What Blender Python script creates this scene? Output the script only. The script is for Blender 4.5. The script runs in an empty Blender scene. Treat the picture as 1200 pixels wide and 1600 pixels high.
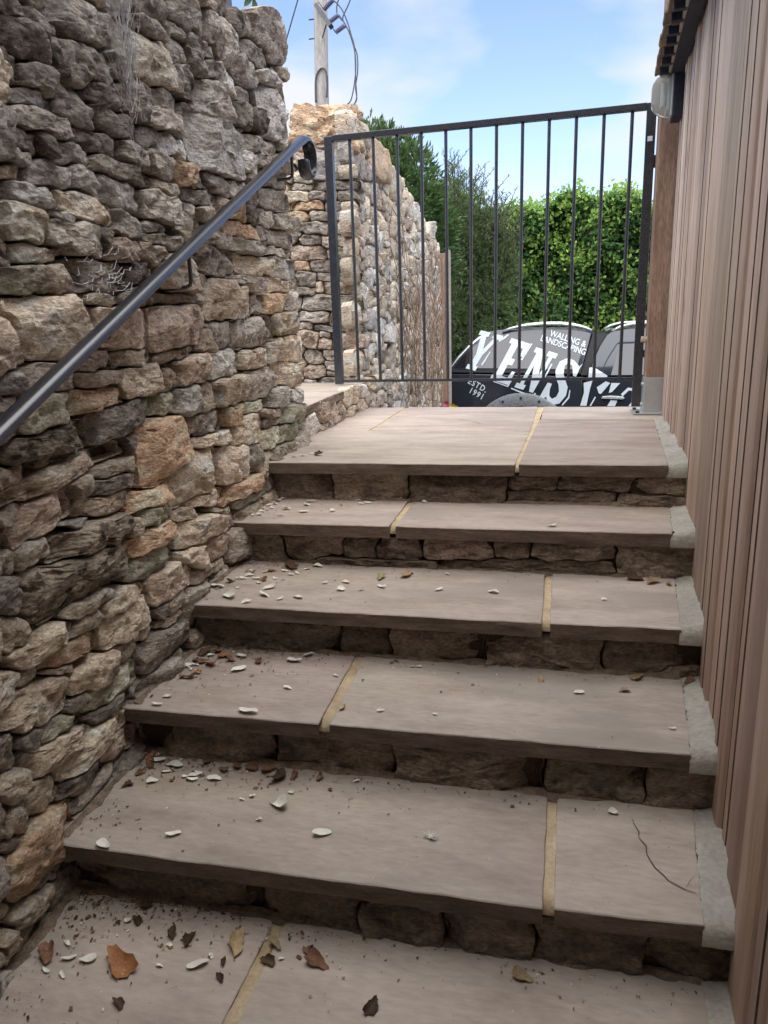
import bpy, bmesh, math, random
import numpy as np
from mathutils import Vector, Matrix, noise
R = math.radians
scene = bpy.context.scene
col = scene.collection

# ---------------------------------------------------------------- camera
cam_data = bpy.data.cameras.new('camera')
cam = bpy.data.objects.new('camera', cam_data)
col.objects.link(cam)
cam.matrix_world = Matrix.Translation((0, 0, 0.54)) @ (Matrix.Rotation(R(13), 4, 'Z') @ Matrix.Rotation(R(75.5), 4, 'X') @ Matrix.Rotation(R(-1.8), 4, 'Z'))
cam_data.sensor_fit = 'VERTICAL'
cam_data.sensor_height = 36.0
cam_data.lens = 36.0 * 1155 / 1600
cam_data.clip_start = 0.05
cam_data.clip_end = 2000
scene.camera = cam

# ---------------------------------------------------------------- sky and sun
SUN_EL, SUN_AZ = R(64), R(174)      # azimuth from +y towards +x
world = bpy.data.worlds.new('World')
scene.world = world
world.use_nodes = True
nt = world.node_tree
nt.nodes.clear()
def wn(t, **k):
    n = nt.nodes.new(t)
    for a, b in k.items(): setattr(n, a, b)
    return n
sky = wn('ShaderNodeTexSky', sky_type='NISHITA', sun_disc=False, sun_elevation=SUN_EL, sun_rotation=SUN_AZ, air_density=1.0, dust_density=0.4, ozone_density=1.2, altitude=50)
tc = wn('ShaderNodeTexCoord')
sep = wn('ShaderNodeSeparateXYZ'); nt.links.new(tc.outputs['Generated'], sep.inputs[0])
zz = wn('ShaderNodeMath', operation='MAXIMUM'); nt.links.new(sep.outputs[2], zz.inputs[0]); zz.inputs[1].default_value = 0.0
za = wn('ShaderNodeMath', operation='ADD'); nt.links.new(zz.outputs[0], za.inputs[0]); za.inputs[1].default_value = 0.22
dv = wn('ShaderNodeVectorMath', operation='SCALE')
inv = wn('ShaderNodeMath', operation='DIVIDE'); inv.inputs[0].default_value = 1.0; nt.links.new(za.outputs[0], inv.inputs[1])
nt.links.new(tc.outputs['Generated'], dv.inputs[0]); nt.links.new(inv.outputs[0], dv.inputs['Scale'])
mp = wn('ShaderNodeMapping'); mp.inputs['Location'].default_value = (16 * 1.37, 16 * .71, 16 * .53); mp.inputs['Scale'].default_value = (1.0, 1.0, 1.0)
nt.links.new(dv.outputs[0], mp.inputs[0])
n1 = wn('ShaderNodeTexNoise'); n1.inputs['Scale'].default_value = 1.7; n1.inputs['Detail'].default_value = 8; n1.inputs['Roughness'].default_value = 0.45; n1.inputs['Distortion'].default_value = 0.0
nt.links.new(mp.outputs[0], n1.inputs['Vector'])
cr = wn('ShaderNodeValToRGB'); cr.color_ramp.elements[0].position = 0.49; cr.color_ramp.elements[1].position = 0.64
nt.links.new(n1.outputs['Fac'], cr.inputs[0])
mix = wn('ShaderNodeMixRGB'); mix.inputs['Color2'].default_value = (2.9, 3.0, 3.25, 1)
gain = wn('ShaderNodeMixRGB', blend_type='MULTIPLY'); gain.inputs[0].default_value = 1.0; gain.inputs['Color2'].default_value = (0.84, 0.80, 0.90, 1)
nt.links.new(sky.outputs[0], gain.inputs['Color1'])
nt.links.new(gain.outputs[0], mix.inputs['Color1']); nt.links.new(cr.outputs[0], mix.inputs[0])
bg = wn('ShaderNodeBackground'); bg.inputs['Strength'].default_value = 0.056
nt.links.new(mix.outputs[0], bg.inputs['Color'])
wo = wn('ShaderNodeOutputWorld'); nt.links.new(bg.outputs[0], wo.inputs[0])

sun_data = bpy.data.lights.new('sun', 'SUN')
sun_data.energy = 1.5
sun_data.angle = R(110)
sun_data.color = (1.0, 0.94, 0.83)
sun = bpy.data.objects.new('sun', sun_data)
col.objects.link(sun)
sd = Vector((math.sin(SUN_AZ) * math.cos(SUN_EL), math.cos(SUN_AZ) * math.cos(SUN_EL), math.sin(SUN_EL)))
sun.rotation_euler = sd.to_track_quat('Z', 'Y').to_euler()

scene.view_settings.view_transform = 'Standard'
scene.view_settings.look = 'None'
scene.view_settings.gamma = 1
scene.view_settings.exposure = 2.5

# ---------------------------------------------------------------- materials
def material(name, colors, scale=6.0, stretch=(1, 1, 1), rough=0.85, bump=0.3, bump_scale=60.0, bump_dist=0.004, var=0.25, hue=0.0,
             fine=0.35, metallic=0.0, detail=7, island=False, spots=None, spec=0.3, coat=0.0, contrast=0.22, bands=None):
    """procedural material: a noise run through a ramp of real surface colours, finer grain on top, a tint that differs per object"""
    m = bpy.data.materials.new(name); m.use_nodes = True
    t = m.node_tree; N = t.nodes; Lk = t.links
    b = N['Principled BSDF']
    g = N.new('ShaderNodeNewGeometry')
    mpn = N.new('ShaderNodeMapping'); mpn.inputs['Scale'].default_value = stretch
    Lk.new(g.outputs['Position'], mpn.inputs[0])
    oi = N.new('ShaderNodeObjectInfo')
    rnd = g.outputs['Random Per Island'] if island else oi.outputs['Random']
    off = N.new('ShaderNodeVectorMath'); off.operation = 'ADD'
    sc = N.new('ShaderNodeMath'); sc.operation = 'MULTIPLY'; sc.inputs[1].default_value = 37.0
    Lk.new(rnd, sc.inputs[0]); Lk.new(mpn.outputs[0], off.inputs[0]); Lk.new(sc.outputs[0], off.inputs[1])
    vec = off.outputs[0]
    a = N.new('ShaderNodeTexNoise'); a.inputs['Scale'].default_value = scale; a.inputs['Detail'].default_value = detail; a.inputs['Roughness'].default_value = 0.6
    Lk.new(vec, a.inputs['Vector'])
    ramp = N.new('ShaderNodeValToRGB')
    k = len(colors)
    for i, c in enumerate(colors):
        p = 0.5 + (i - (k - 1) / 2) * 2 * contrast / max(1, k - 1)
        if i < 2: e = ramp.color_ramp.elements[i]; e.position = p
        else: e = ramp.color_ramp.elements.new(p)
        e.color = (*c, 1)
    if k == 1: ramp.color_ramp.elements[1].color = (*colors[0], 1)
    Lk.new(a.outputs['Fac'], ramp.inputs[0])
    out = ramp.outputs[0]
    f = N.new('ShaderNodeTexNoise'); f.inputs['Scale'].default_value = scale * 9; f.inputs['Detail'].default_value = 4
    Lk.new(vec, f.inputs['Vector'])
    fr = N.new('ShaderNodeMapRange'); fr.inputs[1].default_value = 0.3; fr.inputs[2].default_value = 0.7; fr.inputs[3].default_value = 1 - fine; fr.inputs[4].default_value = 1 + fine
    Lk.new(f.outputs['Fac'], fr.inputs[0])
    mu = N.new('ShaderNodeVectorMath'); mu.operation = 'SCALE'; Lk.new(out, mu.inputs[0]); Lk.new(fr.outputs[0], mu.inputs['Scale'])
    out = mu.outputs[0]
    if spots:
        v = N.new('ShaderNodeTexNoise'); v.inputs['Scale'].default_value = spots[1]; v.inputs['Detail'].default_value = 5
        Lk.new(vec, v.inputs['Vector'])
        vr = N.new('ShaderNodeMapRange'); vr.inputs[1].default_value = spots[2]; vr.inputs[2].default_value = spots[2] + 0.08; vr.inputs[4].default_value = spots[3]
        Lk.new(v.outputs['Fac'], vr.inputs[0])
        mx = N.new('ShaderNodeMixRGB'); Lk.new(vr.outputs[0], mx.inputs[0]); Lk.new(out, mx.inputs[1]); mx.inputs[2].default_value = (*spots[0], 1)
        out = mx.outputs[0]
    hs = N.new('ShaderNodeHueSaturation')
    vm = N.new('ShaderNodeMapRange'); vm.inputs[3].default_value = 1 - var; vm.inputs[4].default_value = 1 + var
    Lk.new(rnd, vm.inputs[0]); Lk.new(vm.outputs[0], hs.inputs['Value'])
    if hue:
        r2 = N.new('ShaderNodeMath'); r2.operation = 'MULTIPLY'; r2.inputs[1].default_value = 7.31
        r3 = N.new('ShaderNodeMath'); r3.operation = 'FRACT'
        Lk.new(rnd, r2.inputs[0]); Lk.new(r2.outputs[0], r3.inputs[0])
        hm = N.new('ShaderNodeMapRange'); hm.inputs[3].default_value = 0.5 - hue; hm.inputs[4].default_value = 0.5 + hue
        Lk.new(r3.outputs[0], hm.inputs[0]); Lk.new(hm.outputs[0], hs.inputs['Hue'])
    Lk.new(out, hs.inputs['Color'])
    Lk.new(hs.outputs[0], b.inputs['Base Color'])
    b.inputs['Roughness'].default_value = rough
    b.inputs['Metallic'].default_value = metallic
    b.inputs['Specular IOR Level'].default_value = spec
    if coat: b.inputs['Coat Weight'].default_value = coat; b.inputs['Coat Roughness'].default_value = 0.08
    if bump:
        n2 = N.new('ShaderNodeTexNoise'); n2.inputs['Scale'].default_value = bump_scale; n2.inputs['Detail'].default_value = 6; n2.inputs['Roughness'].default_value = 0.65
        Lk.new(vec, n2.inputs['Vector'])
        bp = N.new('ShaderNodeBump'); bp.inputs['Strength'].default_value = bump; bp.inputs['Distance'].default_value = bump_dist
        Lk.new(n2.outputs['Fac'], bp.inputs['Height']); Lk.new(bp.outputs[0], b.inputs['Normal'])
    return m

ST = dict(scale=9, bump=1.0, bump_scale=48, bump_dist=0.025, var=0.26, hue=0.006, fine=0.34, stretch=(1, 1, 1.9), rough=0.95, spec=0.15, contrast=0.2)
STONE = {
    'g': material('grey limestone', [(0.254, 0.212, 0.170), (0.508, 0.447, 0.381), (0.726, 0.659, 0.575)], spots=((0.09, 0.08, 0.07), 16, 0.58, 0.7), **ST),
    'G': material('dark weathered limestone', [(0.181, 0.153, 0.123), (0.351, 0.302, 0.254), (0.556, 0.496, 0.430)], spots=((0.06, 0.053, 0.048), 14, 0.56, 0.75), **ST),
    'b': material('brown limestone', [(0.315, 0.241, 0.185), (0.611, 0.492, 0.389), (0.760, 0.686, 0.565)], spots=((0.11, 0.085, 0.065), 15, 0.59, 0.65), **ST),
    't': material('buff limestone', [(0.444, 0.352, 0.260), (0.760, 0.639, 0.492), (0.760, 0.760, 0.696)], spots=((0.16, 0.13, 0.10), 15, 0.60, 0.6), **ST),
    'o': material('orange ironstone', [(0.483, 0.306, 0.185), (0.760, 0.546, 0.372), (0.760, 0.714, 0.528)], spots=((0.20, 0.145, 0.10), 12, 0.60, 0.5), **ST),
    'w': material('pale grey limestone', [(0.444, 0.407, 0.352), (0.742, 0.696, 0.621), (0.760, 0.760, 0.760)], spots=((0.15, 0.135, 0.115), 15, 0.58, 0.6), **ST),
    'e': material('lichened limestone', [(0.279, 0.260, 0.185), (0.575, 0.538, 0.407), (0.760, 0.760, 0.631)], spots=((0.15, 0.17, 0.09), 10, 0.55, 0.5), **ST),
    'k': material('pitted dark limestone', [(0.133, 0.107, 0.080), (0.351, 0.291, 0.224), (0.568, 0.484, 0.400)], spots=((0.05, 0.04, 0.03), 24, 0.54, 0.8), **ST),
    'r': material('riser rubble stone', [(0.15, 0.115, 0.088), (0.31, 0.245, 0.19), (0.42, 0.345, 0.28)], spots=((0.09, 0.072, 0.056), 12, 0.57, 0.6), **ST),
}
M_CORE = material('earth and dark mortar', [(0.035, 0.027, 0.02), (0.09, 0.07, 0.052)], scale=14, bump=0.8, bump_dist=0.01, var=0.0)
M_SLAB = material('riven sandstone', [(0.325, 0.27, 0.228), (0.435, 0.373, 0.322), (0.51, 0.448, 0.392)], scale=5.5, stretch=(.6, 1.8, 1), rough=0.8, bump=0.6, bump_scale=34, bump_dist=0.005, var=0.10, hue=0.008, fine=0.09, spec=0.25, contrast=.24,
                  spots=((0.33, 0.30, 0.26), 2.2, 0.54, 0.55))
M_EDGE = material('dark split edge', [(0.10, 0.075, 0.058), (0.185, 0.14, 0.11), (0.26, 0.20, 0.16)], scale=7, stretch=(1, 1, 5), rough=0.95, bump=0.9, bump_scale=40, bump_dist=0.008, var=0.12, fine=.2)  # sides of the slabs, darker brown than their tops
M_JOINT = material('yellow sand mortar', [(0.40, 0.30, 0.18), (0.62, 0.51, 0.35)], fine=.12, scale=12, bump=0.8, bump_scale=120, var=0.08)
M_CEMENT = material('pale grey cement', [(0.34, 0.325, 0.28), (0.47, 0.455, 0.395)], fine=.14, scale=9, bump=0.8, bump_scale=70, bump_dist=0.006, var=0.06)
M_CRACK = material('brown crack line', [(0.10, 0.075, 0.06), (0.16, 0.12, 0.10)], scale=40, bump=0)  # brown sliver laid along a crack in a slab
M_DIRT = material('sandy dirt', [(0.10, 0.075, 0.055), (0.20, 0.15, 0.11), (0.30, 0.235, 0.175)], scale=26, bump=0.9, bump_scale=160, bump_dist=0.006, var=0.1)
M_WOOD = material('weathered softwood', [(0.36, 0.265, 0.205), (0.55, 0.45, 0.375), (0.66, 0.585, 0.52)], scale=3.2, stretch=(6, 6, 0.45), rough=0.75, bump=0.5, bump_scale=22, bump_dist=0.004, var=0.24, hue=0.010, fine=0.10, contrast=.3,
                  spots=((0.70, 0.60, 0.48), 6, 0.605, 0.7))
M_POSTW = material('brown timber post', [(0.21, 0.135, 0.10), (0.32, 0.215, 0.16), (0.40, 0.28, 0.215)], scale=4, stretch=(9, 9, 0.8), rough=0.65, bump=0.35, bump_scale=26, var=0.05)
M_GREYW = material('silvered timber', [(0.30, 0.26, 0.225), (0.44, 0.40, 0.36)], scale=4, stretch=(9, 9, 0.6), rough=0.8, bump=0.4, bump_scale=30, var=0.1)
M_SEAM = material('shaded board joint', [(0.06, 0.042, 0.032), (0.12, 0.085, 0.065)], scale=9, bump=.2)  # shade of the grooves painted dark onto board edges
M_LIME = material('pale lime mortar', [(0.24, 0.21, 0.17), (0.38, 0.34, 0.28)], scale=12, bump=.8, bump_dist=.01, var=0)
M_EAVE = material('stained eaves board', [(0.018, 0.022, 0.035), (0.04, 0.045, 0.06)], scale=5, rough=0.6, bump=0.1)
M_SHINGLE = material('cedar shingle', [(0.16, 0.105, 0.07), (0.30, 0.22, 0.15)], scale=8, stretch=(1, 1, 6), rough=0.8, bump=0.4, var=0.2)
M_STEEL = material('black painted steel', [(0.018, 0.020, 0.026), (0.030, 0.033, 0.042)], scale=30, rough=0.26, bump=0.1, bump_scale=200, bump_dist=0.001, var=0.0, fine=0.05, spec=1.0)
M_GALV = material('galvanised steel', [(0.46, 0.49, 0.49), (0.55, 0.58, 0.58)], fine=.04, scale=8, rough=0.42, bump=0.05, metallic=0.55, var=0.0)
M_PETAL = material('white petal', [(0.66, 0.64, 0.54), (0.80, 0.80, 0.74)], scale=30, rough=0.6, bump=0, var=0.10, fine=.06)
LEAFM = {
    'r': material('brown dead leaf', [(0.10, 0.050, 0.030), (0.23, 0.125, 0.075)], scale=50, rough=0.7, bump=0.5, bump_scale=120, var=0.3),
    'o': material('orange dead leaf', [(0.26, 0.11, 0.04), (0.44, 0.22, 0.10)], scale=50, rough=0.7, bump=0.5, bump_scale=120, var=0.2),
    't': material('tan dead leaf', [(0.28, 0.20, 0.11), (0.46, 0.36, 0.22)], scale=50, rough=0.7, bump=0.5, bump_scale=120, var=0.2),
    'd': material('dark dead leaf', [(0.035, 0.022, 0.014), (0.10, 0.06, 0.035)], scale=50, rough=0.7, bump=0.5, bump_scale=120, var=0.2),
    'e': material('olive dead leaf', [(0.18, 0.19, 0.08), (0.36, 0.34, 0.18)], scale=50, rough=0.7, bump=0.5, bump_scale=120, var=0.1),
}
M_ASPHALT = material('asphalt', [(0.04, 0.04, 0.04), (0.065, 0.063, 0.06)], scale=3, bump=0.6, bump_scale=150, var=0.0)
M_SOIL = material('grassy bank', [(0.05, 0.06, 0.025), (0.10, 0.085, 0.05)], scale=5, bump=0.8, bump_scale=40, var=0)

def tint_low(m, low, z0, z1):
    # boards tinted darker and redder low down, fading to none higher up
    t = m.node_tree; b = t.nodes['Principled BSDF']; src = b.inputs['Base Color'].links[0].from_socket
    g = t.nodes.new('ShaderNodeNewGeometry'); s = t.nodes.new('ShaderNodeSeparateXYZ'); t.links.new(g.outputs['Position'], s.inputs[0])
    n = t.nodes.new('ShaderNodeTexNoise'); n.inputs['Scale'].default_value = 1.4; n.inputs['Detail'].default_value = 4; t.links.new(g.outputs['Position'], n.inputs['Vector'])
    a = t.nodes.new('ShaderNodeMath'); a.operation = 'MULTIPLY_ADD'; a.inputs[1].default_value = 0.9; t.links.new(n.outputs['Fac'], a.inputs[0]); t.links.new(s.outputs[2], a.inputs[2])
    r = t.nodes.new('ShaderNodeMapRange'); r.inputs[1].default_value = z0 + .45; r.inputs[2].default_value = z1 + .45; r.inputs[3].default_value = 0.75; r.inputs[4].default_value = 0.0
    t.links.new(a.outputs[0], r.inputs[0])
    x = t.nodes.new('ShaderNodeMixRGB'); x.blend_type = 'MULTIPLY'; x.inputs[2].default_value = (*low, 1)
    t.links.new(r.outputs[0], x.inputs[0]); t.links.new(src, x.inputs[1]); t.links.new(x.outputs[0], b.inputs['Base Color'])
def flecks(m, scale, size, color, stretch=(1, 1, 1), amount=0.8, keep=0.5):
    # scattered marks with a shape of their own: knots in boards, grit and lichen dots on flags
    t = m.node_tree; b = t.nodes['Principled BSDF']; src = b.inputs['Base Color'].links[0].from_socket
    g = t.nodes.new('ShaderNodeNewGeometry'); mp_ = t.nodes.new('ShaderNodeMapping'); mp_.inputs['Scale'].default_value = stretch; t.links.new(g.outputs['Position'], mp_.inputs[0])
    v = t.nodes.new('ShaderNodeTexVoronoi'); v.inputs['Scale'].default_value = scale; t.links.new(mp_.outputs[0], v.inputs['Vector'])
    s = t.nodes.new('ShaderNodeSeparateXYZ'); t.links.new(v.outputs['Color'], s.inputs[0])
    w = t.nodes.new('ShaderNodeMapRange'); w.inputs[1].default_value = 1 - keep; w.inputs[2].default_value = 1.0; w.inputs[3].default_value = 0.0; w.inputs[4].default_value = size; t.links.new(s.outputs[0], w.inputs[0])
    d = t.nodes.new('ShaderNodeMath'); d.operation = 'SUBTRACT'; t.links.new(w.outputs[0], d.inputs[0]); t.links.new(v.outputs['Distance'], d.inputs[1])
    r = t.nodes.new('ShaderNodeMapRange'); r.inputs[1].default_value = 0.0; r.inputs[2].default_value = size * .5; r.inputs[4].default_value = amount; t.links.new(d.outputs[0], r.inputs[0])
    x = t.nodes.new('ShaderNodeMixRGB'); x.inputs[2].default_value = (*color, 1); t.links.new(r.outputs[0], x.inputs[0]); t.links.new(src, x.inputs[1]); t.links.new(x.outputs[0], b.inputs['Base Color'])
flecks(M_WOOD, 5.5, 0.16, (0.15, 0.09, 0.06), (1, 1, 0.45), 0.8, 0.35)
flecks(M_WOOD, 9, 0.22, (0.66, 0.57, 0.46), (1.6, 1.6, 0.22), 0.6, 0.35)
flecks(M_SLAB, 70, 0.22, (0.14, 0.105, 0.08), (1, 1, 1), 0.7, 0.22)
flecks(M_SLAB, 45, 0.20, (0.56, 0.51, 0.44), (1, 1, 1), 0.6, 0.15)
flecks(M_SLAB, 3.2, 0.42, (0.30, 0.225, 0.165), (0.7, 1.5, 1), 0.45, 0.6)
tint_low(M_WOOD, (0.58, 0.44, 0.38), -0.5, 0.9)

def leaf_material(name, colors, trans=0.35, hue=0.02, var=0.35):
    m = material(name, colors, scale=1.3, bump=0, var=var, hue=hue, fine=0.1, rough=0.5, island=True, spec=0.35)
    t = m.node_tree; b = t.nodes['Principled BSDF']; o = t.nodes['Material Output']
    tr = t.nodes.new('ShaderNodeBsdfTranslucent'); ms = t.nodes.new('ShaderNodeMixShader'); ms.inputs[0].default_value = trans
    src = b.inputs['Base Color'].links[0].from_socket
    t.links.new(src, tr.inputs[0]); t.links.new(b.outputs[0], ms.inputs[1]); t.links.new(tr.outputs[0], ms.inputs[2]); t.links.new(ms.outputs[0], o.inputs[0])
    return m
M_HEDGE = leaf_material('hedge leaf', [(0.05, 0.125, 0.04), (0.095, 0.20, 0.055), (0.14, 0.26, 0.075)])
M_TIP = leaf_material('young hedge leaf', [(0.21, 0.37, 0.07), (0.33, 0.48, 0.11)], trans=0.45)
M_CONIFER = leaf_material('conifer foliage', [(0.055, 0.11, 0.038), (0.115, 0.19, 0.062)], trans=0.25)
M_PINE = leaf_material('pine foliage', [(0.09, 0.14, 0.06), (0.17, 0.23, 0.10)], trans=0.3)
M_BARK = material('bark', [(0.05, 0.035, 0.025), (0.14, 0.10, 0.07)], scale=10, stretch=(3, 3, 0.7), bump=0.8, bump_dist=0.02)
M_VINE = material('dry vine stem', [(0.20, 0.14, 0.10), (0.40, 0.31, 0.23)], scale=9, bump=0.2, var=0.2, island=True)
M_HEDGECORE = material('dark inner foliage', [(0.03, 0.035, 0.018), (0.05, 0.06, 0.03)], scale=6, bump=0.8, bump_dist=0.05)  # dark green sheet filling the hedge behind its leaves
M_POLE = material('grey weathered pole', [(0.22, 0.20, 0.185), (0.36, 0.34, 0.32)], scale=3, stretch=(6, 6, 0.4), bump=0.4, bump_scale=20)
M_CABLE = material('cable', [(0.05, 0.05, 0.055), (0.08, 0.08, 0.09)], rough=0.5, bump=0)
M_INSUL = material('insulator', [(0.10, 0.10, 0.16), (0.16, 0.16, 0.24)], rough=0.3, bump=0)
M_PAINT = material('dark metallic paint', [(0.026, 0.032, 0.042), (0.030, 0.036, 0.047)], scale=2, rough=0.28, bump=0, metallic=0.35, coat=1.0, fine=0.03, var=0)
M_CARGLASS = material('tinted glass', [(0.012, 0.014, 0.017)], rough=0.04, bump=0, spec=0.9, fine=0.0, var=0)
M_TRIM = material('black plastic trim', [(0.012, 0.012, 0.014), (0.02, 0.02, 0.022)], rough=0.5, bump=0.1, var=0)
M_FLARE = material('grey arch flare', [(0.16, 0.17, 0.18), (0.19, 0.20, 0.21)], rough=0.45, bump=0.05, var=0)
M_SILVER = material('silver rail', [(0.60, 0.62, 0.64), (0.68, 0.70, 0.72)], rough=0.3, metallic=0.6, bump=0, var=0)
M_DECAL = material('pale vinyl lettering', [(0.52, 0.60, 0.66), (0.62, 0.69, 0.74)], scale=7, rough=0.4, bump=0, var=0, fine=0.05)
M_TAIL = material('smoked tail light', [(0.045, 0.020, 0.025), (0.07, 0.03, 0.035)], rough=0.15, bump=0, spec=0.7, var=0)
M_RUBBER = material('tyre rubber', [(0.012, 0.012, 0.012), (0.02, 0.02, 0.02)], rough=0.8, bump=0.3, var=0)
M_RENDER = material('slate grey wall', [(0.10, 0.115, 0.15), (0.14, 0.155, 0.19)], scale=4, bump=0.2)
M_HOUSE = material('house stone', [(0.16, 0.13, 0.10), (0.28, 0.23, 0.18)], scale=5, bump=0.8, bump_scale=12, bump_dist=0.02)
M_YELLOW = material('yellow petal', [(0.70, 0.52, 0.03), (0.80, 0.62, 0.05)], rough=0.5, bump=0)
M_PINK = material('pink petal', [(0.55, 0.12, 0.16), (0.65, 0.2, 0.24)], rough=0.5, bump=0)
M_PEG = material('pale rubber stop', [(0.50, 0.42, 0.33), (0.6, 0.52, 0.42)], rough=0.5, bump=0)
M_WEB = material('cobweb', [(0.55, 0.55, 0.55)], rough=0.9, bump=0)
M_LEAFGREEN = leaf_material('fresh green leaf', [(0.04, 0.09, 0.025), (0.08, 0.15, 0.04)])
def glass_material():
    m = bpy.data.materials.new('clear lamp glass'); m.use_nodes = True
    t = m.node_tree; b = t.nodes['Principled BSDF']
    b.inputs['Base Color'].default_value = (0.80, 0.84, 0.80, 1); b.inputs['Roughness'].default_value = 0.12
    b.inputs['Transmission Weight'].default_value = 0.75; b.inputs['IOR'].default_value = 1.3
    return m
M_LAMPGLASS = glass_material()

# ---------------------------------------------------------------- helpers
WLOC = {}
def thing(name, loc, label=None, category=None, group=None, kind=None):
    o = bpy.data.objects.new(name, None); col.objects.link(o); o.location = loc; WLOC[o] = Vector(loc)
    o.empty_display_size = 0.1
    tag(o, label, category, group, kind); return o
def tag(o, label=None, category=None, group=None, kind=None):
    if label: o['label'] = label
    if category: o['category'] = category
    if group: o['group'] = group
    if kind: o['kind'] = kind
    return o
def add(name, verts, faces, mat, parent=None, smooth=False, sharp=None, mats=None, idx=None):
    """one mesh object from world-space vertices, its origin at its own centre"""
    V = np.asarray(verts, dtype=float).reshape(-1, 3)
    c = (V.min(0) + V.max(0)) / 2
    me = bpy.data.meshes.new(name)
    me.from_pydata((V - c).tolist(), [], faces)
    if mats:
        for m_ in mats: me.materials.append(m_)
        me.polygons.foreach_set('material_index', idx)
    else: me.materials.append(mat)
    if smooth:
        me.polygons.foreach_set('use_smooth', [True] * len(me.polygons))
        if sharp: me.set_sharp_from_angle(angle=R(sharp))
    o = bpy.data.objects.new(name, me); col.objects.link(o)
    WLOC[o] = Vector(c)
    if parent: o.parent = parent; o.location = Vector(c) - WLOC[parent]
    else: o.location = c
    return o
class MB:
    def __init__(s): s.v = []; s.f = []
    def raw(s, v, f):
        k = len(s.v); s.v += [tuple(p) for p in v]; s.f += [tuple(i + k for i in q) for q in f]; return s
    def box(s, lo, hi, bev=0.0, M=None):
        lo, hi = Vector(lo), Vector(hi)
        bm = bmesh.new(); bmesh.ops.create_cube(bm, size=1)
        for v in bm.verts: v.co = Vector((lo[i] + (v.co[i] + .5) * (hi[i] - lo[i]) for i in range(3)))
        if bev: bmesh.ops.bevel(bm, geom=list(bm.edges), offset=bev, segments=2, affect='EDGES', profile=0.6)
        if M: bmesh.ops.transform(bm, matrix=M, verts=bm.verts)
        bm.verts.index_update()
        s.raw([v.co[:] for v in bm.verts], [[v.index for v in f.verts] for f in bm.faces]); bm.free(); return s
    def tube(s, pts, rad, n=8, cap=True):
        pts = [Vector(p) for p in pts]
        rr = rad if isinstance(rad, (list, tuple)) else [rad] * len(pts)
        k = len(s.v); up = None
        for i, p in enumerate(pts):
            d = (pts[min(i + 1, len(pts) - 1)] - pts[max(i - 1, 0)]).normalized()
            if up is None:
                up = Vector((0, 0, 1)) if abs(d.z) < .9 else Vector((1, 0, 0))
            a = d.cross(up).normalized(); b = a.cross(d); up = b
            for j in range(n):
                t = 2 * math.pi * j / n
                s.v.append(tuple(p + (a * math.cos(t) + b * math.sin(t)) * rr[i]))
        for i in range(len(pts) - 1):
            for j in range(n):
                s.f.append((k + i * n + j, k + i * n + (j + 1) % n, k + (i + 1) * n + (j + 1) % n, k + (i + 1) * n + j))
        if cap:
            s.f.append(tuple(k + j for j in range(n))[::-1]); s.f.append(tuple(k + (len(pts) - 1) * n + j for j in range(n)))
        return s
    def prism(s, poly, fn, a, b):
        n = len(poly); k = len(s.v)
        s.v += [tuple(fn(p, a)) for p in poly] + [tuple(fn(p, b)) for p in poly]
        s.f += [tuple(k + i for i in range(n))[::-1], tuple(k + n + i for i in range(n))]
        s.f += [(k + i, k + (i + 1) % n, k + n + (i + 1) % n, k + n + i) for i in range(n)]
        return s
    def build(s, name, mat, parent=None, smooth=False, sharp=None): return add(name, s.v, s.f, mat, parent, smooth, sharp)

def nz(x, y, z, sc): return noise.noise(Vector((x * sc, y * sc, z * sc)))

# ---- rubble masonry: stones packed on a face, every stone its own mesh
def sdf(st, P):
    cu, cv, hu, hv, an = st[:5]
    c, s_ = math.cos(an), math.sin(an)
    x = P[..., 0] - cu; y = P[..., 1] - cv
    a = np.abs(x * c + y * s_); b = np.abs(-x * s_ + y * c)
    r = 0.4 * min(hu, hv)
    qx = a - hu + r; qy = b - hv + r
    return np.hypot(np.maximum(qx, 0), np.maximum(qy, 0)) + np.minimum(np.maximum(qx, qy), 0) - r
def fill_stones(stones, u0, u1, v0, v1, rng, step=0.012, thr=(0.05, 0.036, 0.024, 0.015), aspect=(1.2, 2.6), codes='gbtbgG', inside=None):
    us = np.arange(u0, u1, step); vs = np.arange(v0, v1, step)
    G = np.stack(np.meshgrid(us, vs, indexing='ij'), -1).reshape(-1, 2)
    if inside is not None: G = G[inside(G)]
    D = np.full(len(G), 9.0)
    for st in stones: D = np.minimum(D, sdf(st, G))
    out = list(stones)
    for t in thr:
        for _ in range(1500):
            cand = np.nonzero(D > t)[0]
            if len(cand) == 0: break
            if len(cand) > 6: cand = rng.choice(cand, 6, replace=False)
            i = cand[np.argmax(np.minimum(D[cand], t * 1.4))]
            hv = min(D[i], t * 1.25); hu = hv * rng.uniform(*aspect)
            st = (G[i, 0], G[i, 1], hu, hv, rng.normal(0, 0.06), codes[rng.integers(len(codes))])
            out.append(st); D = np.minimum(D, sdf(st, G))
    return out
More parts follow.
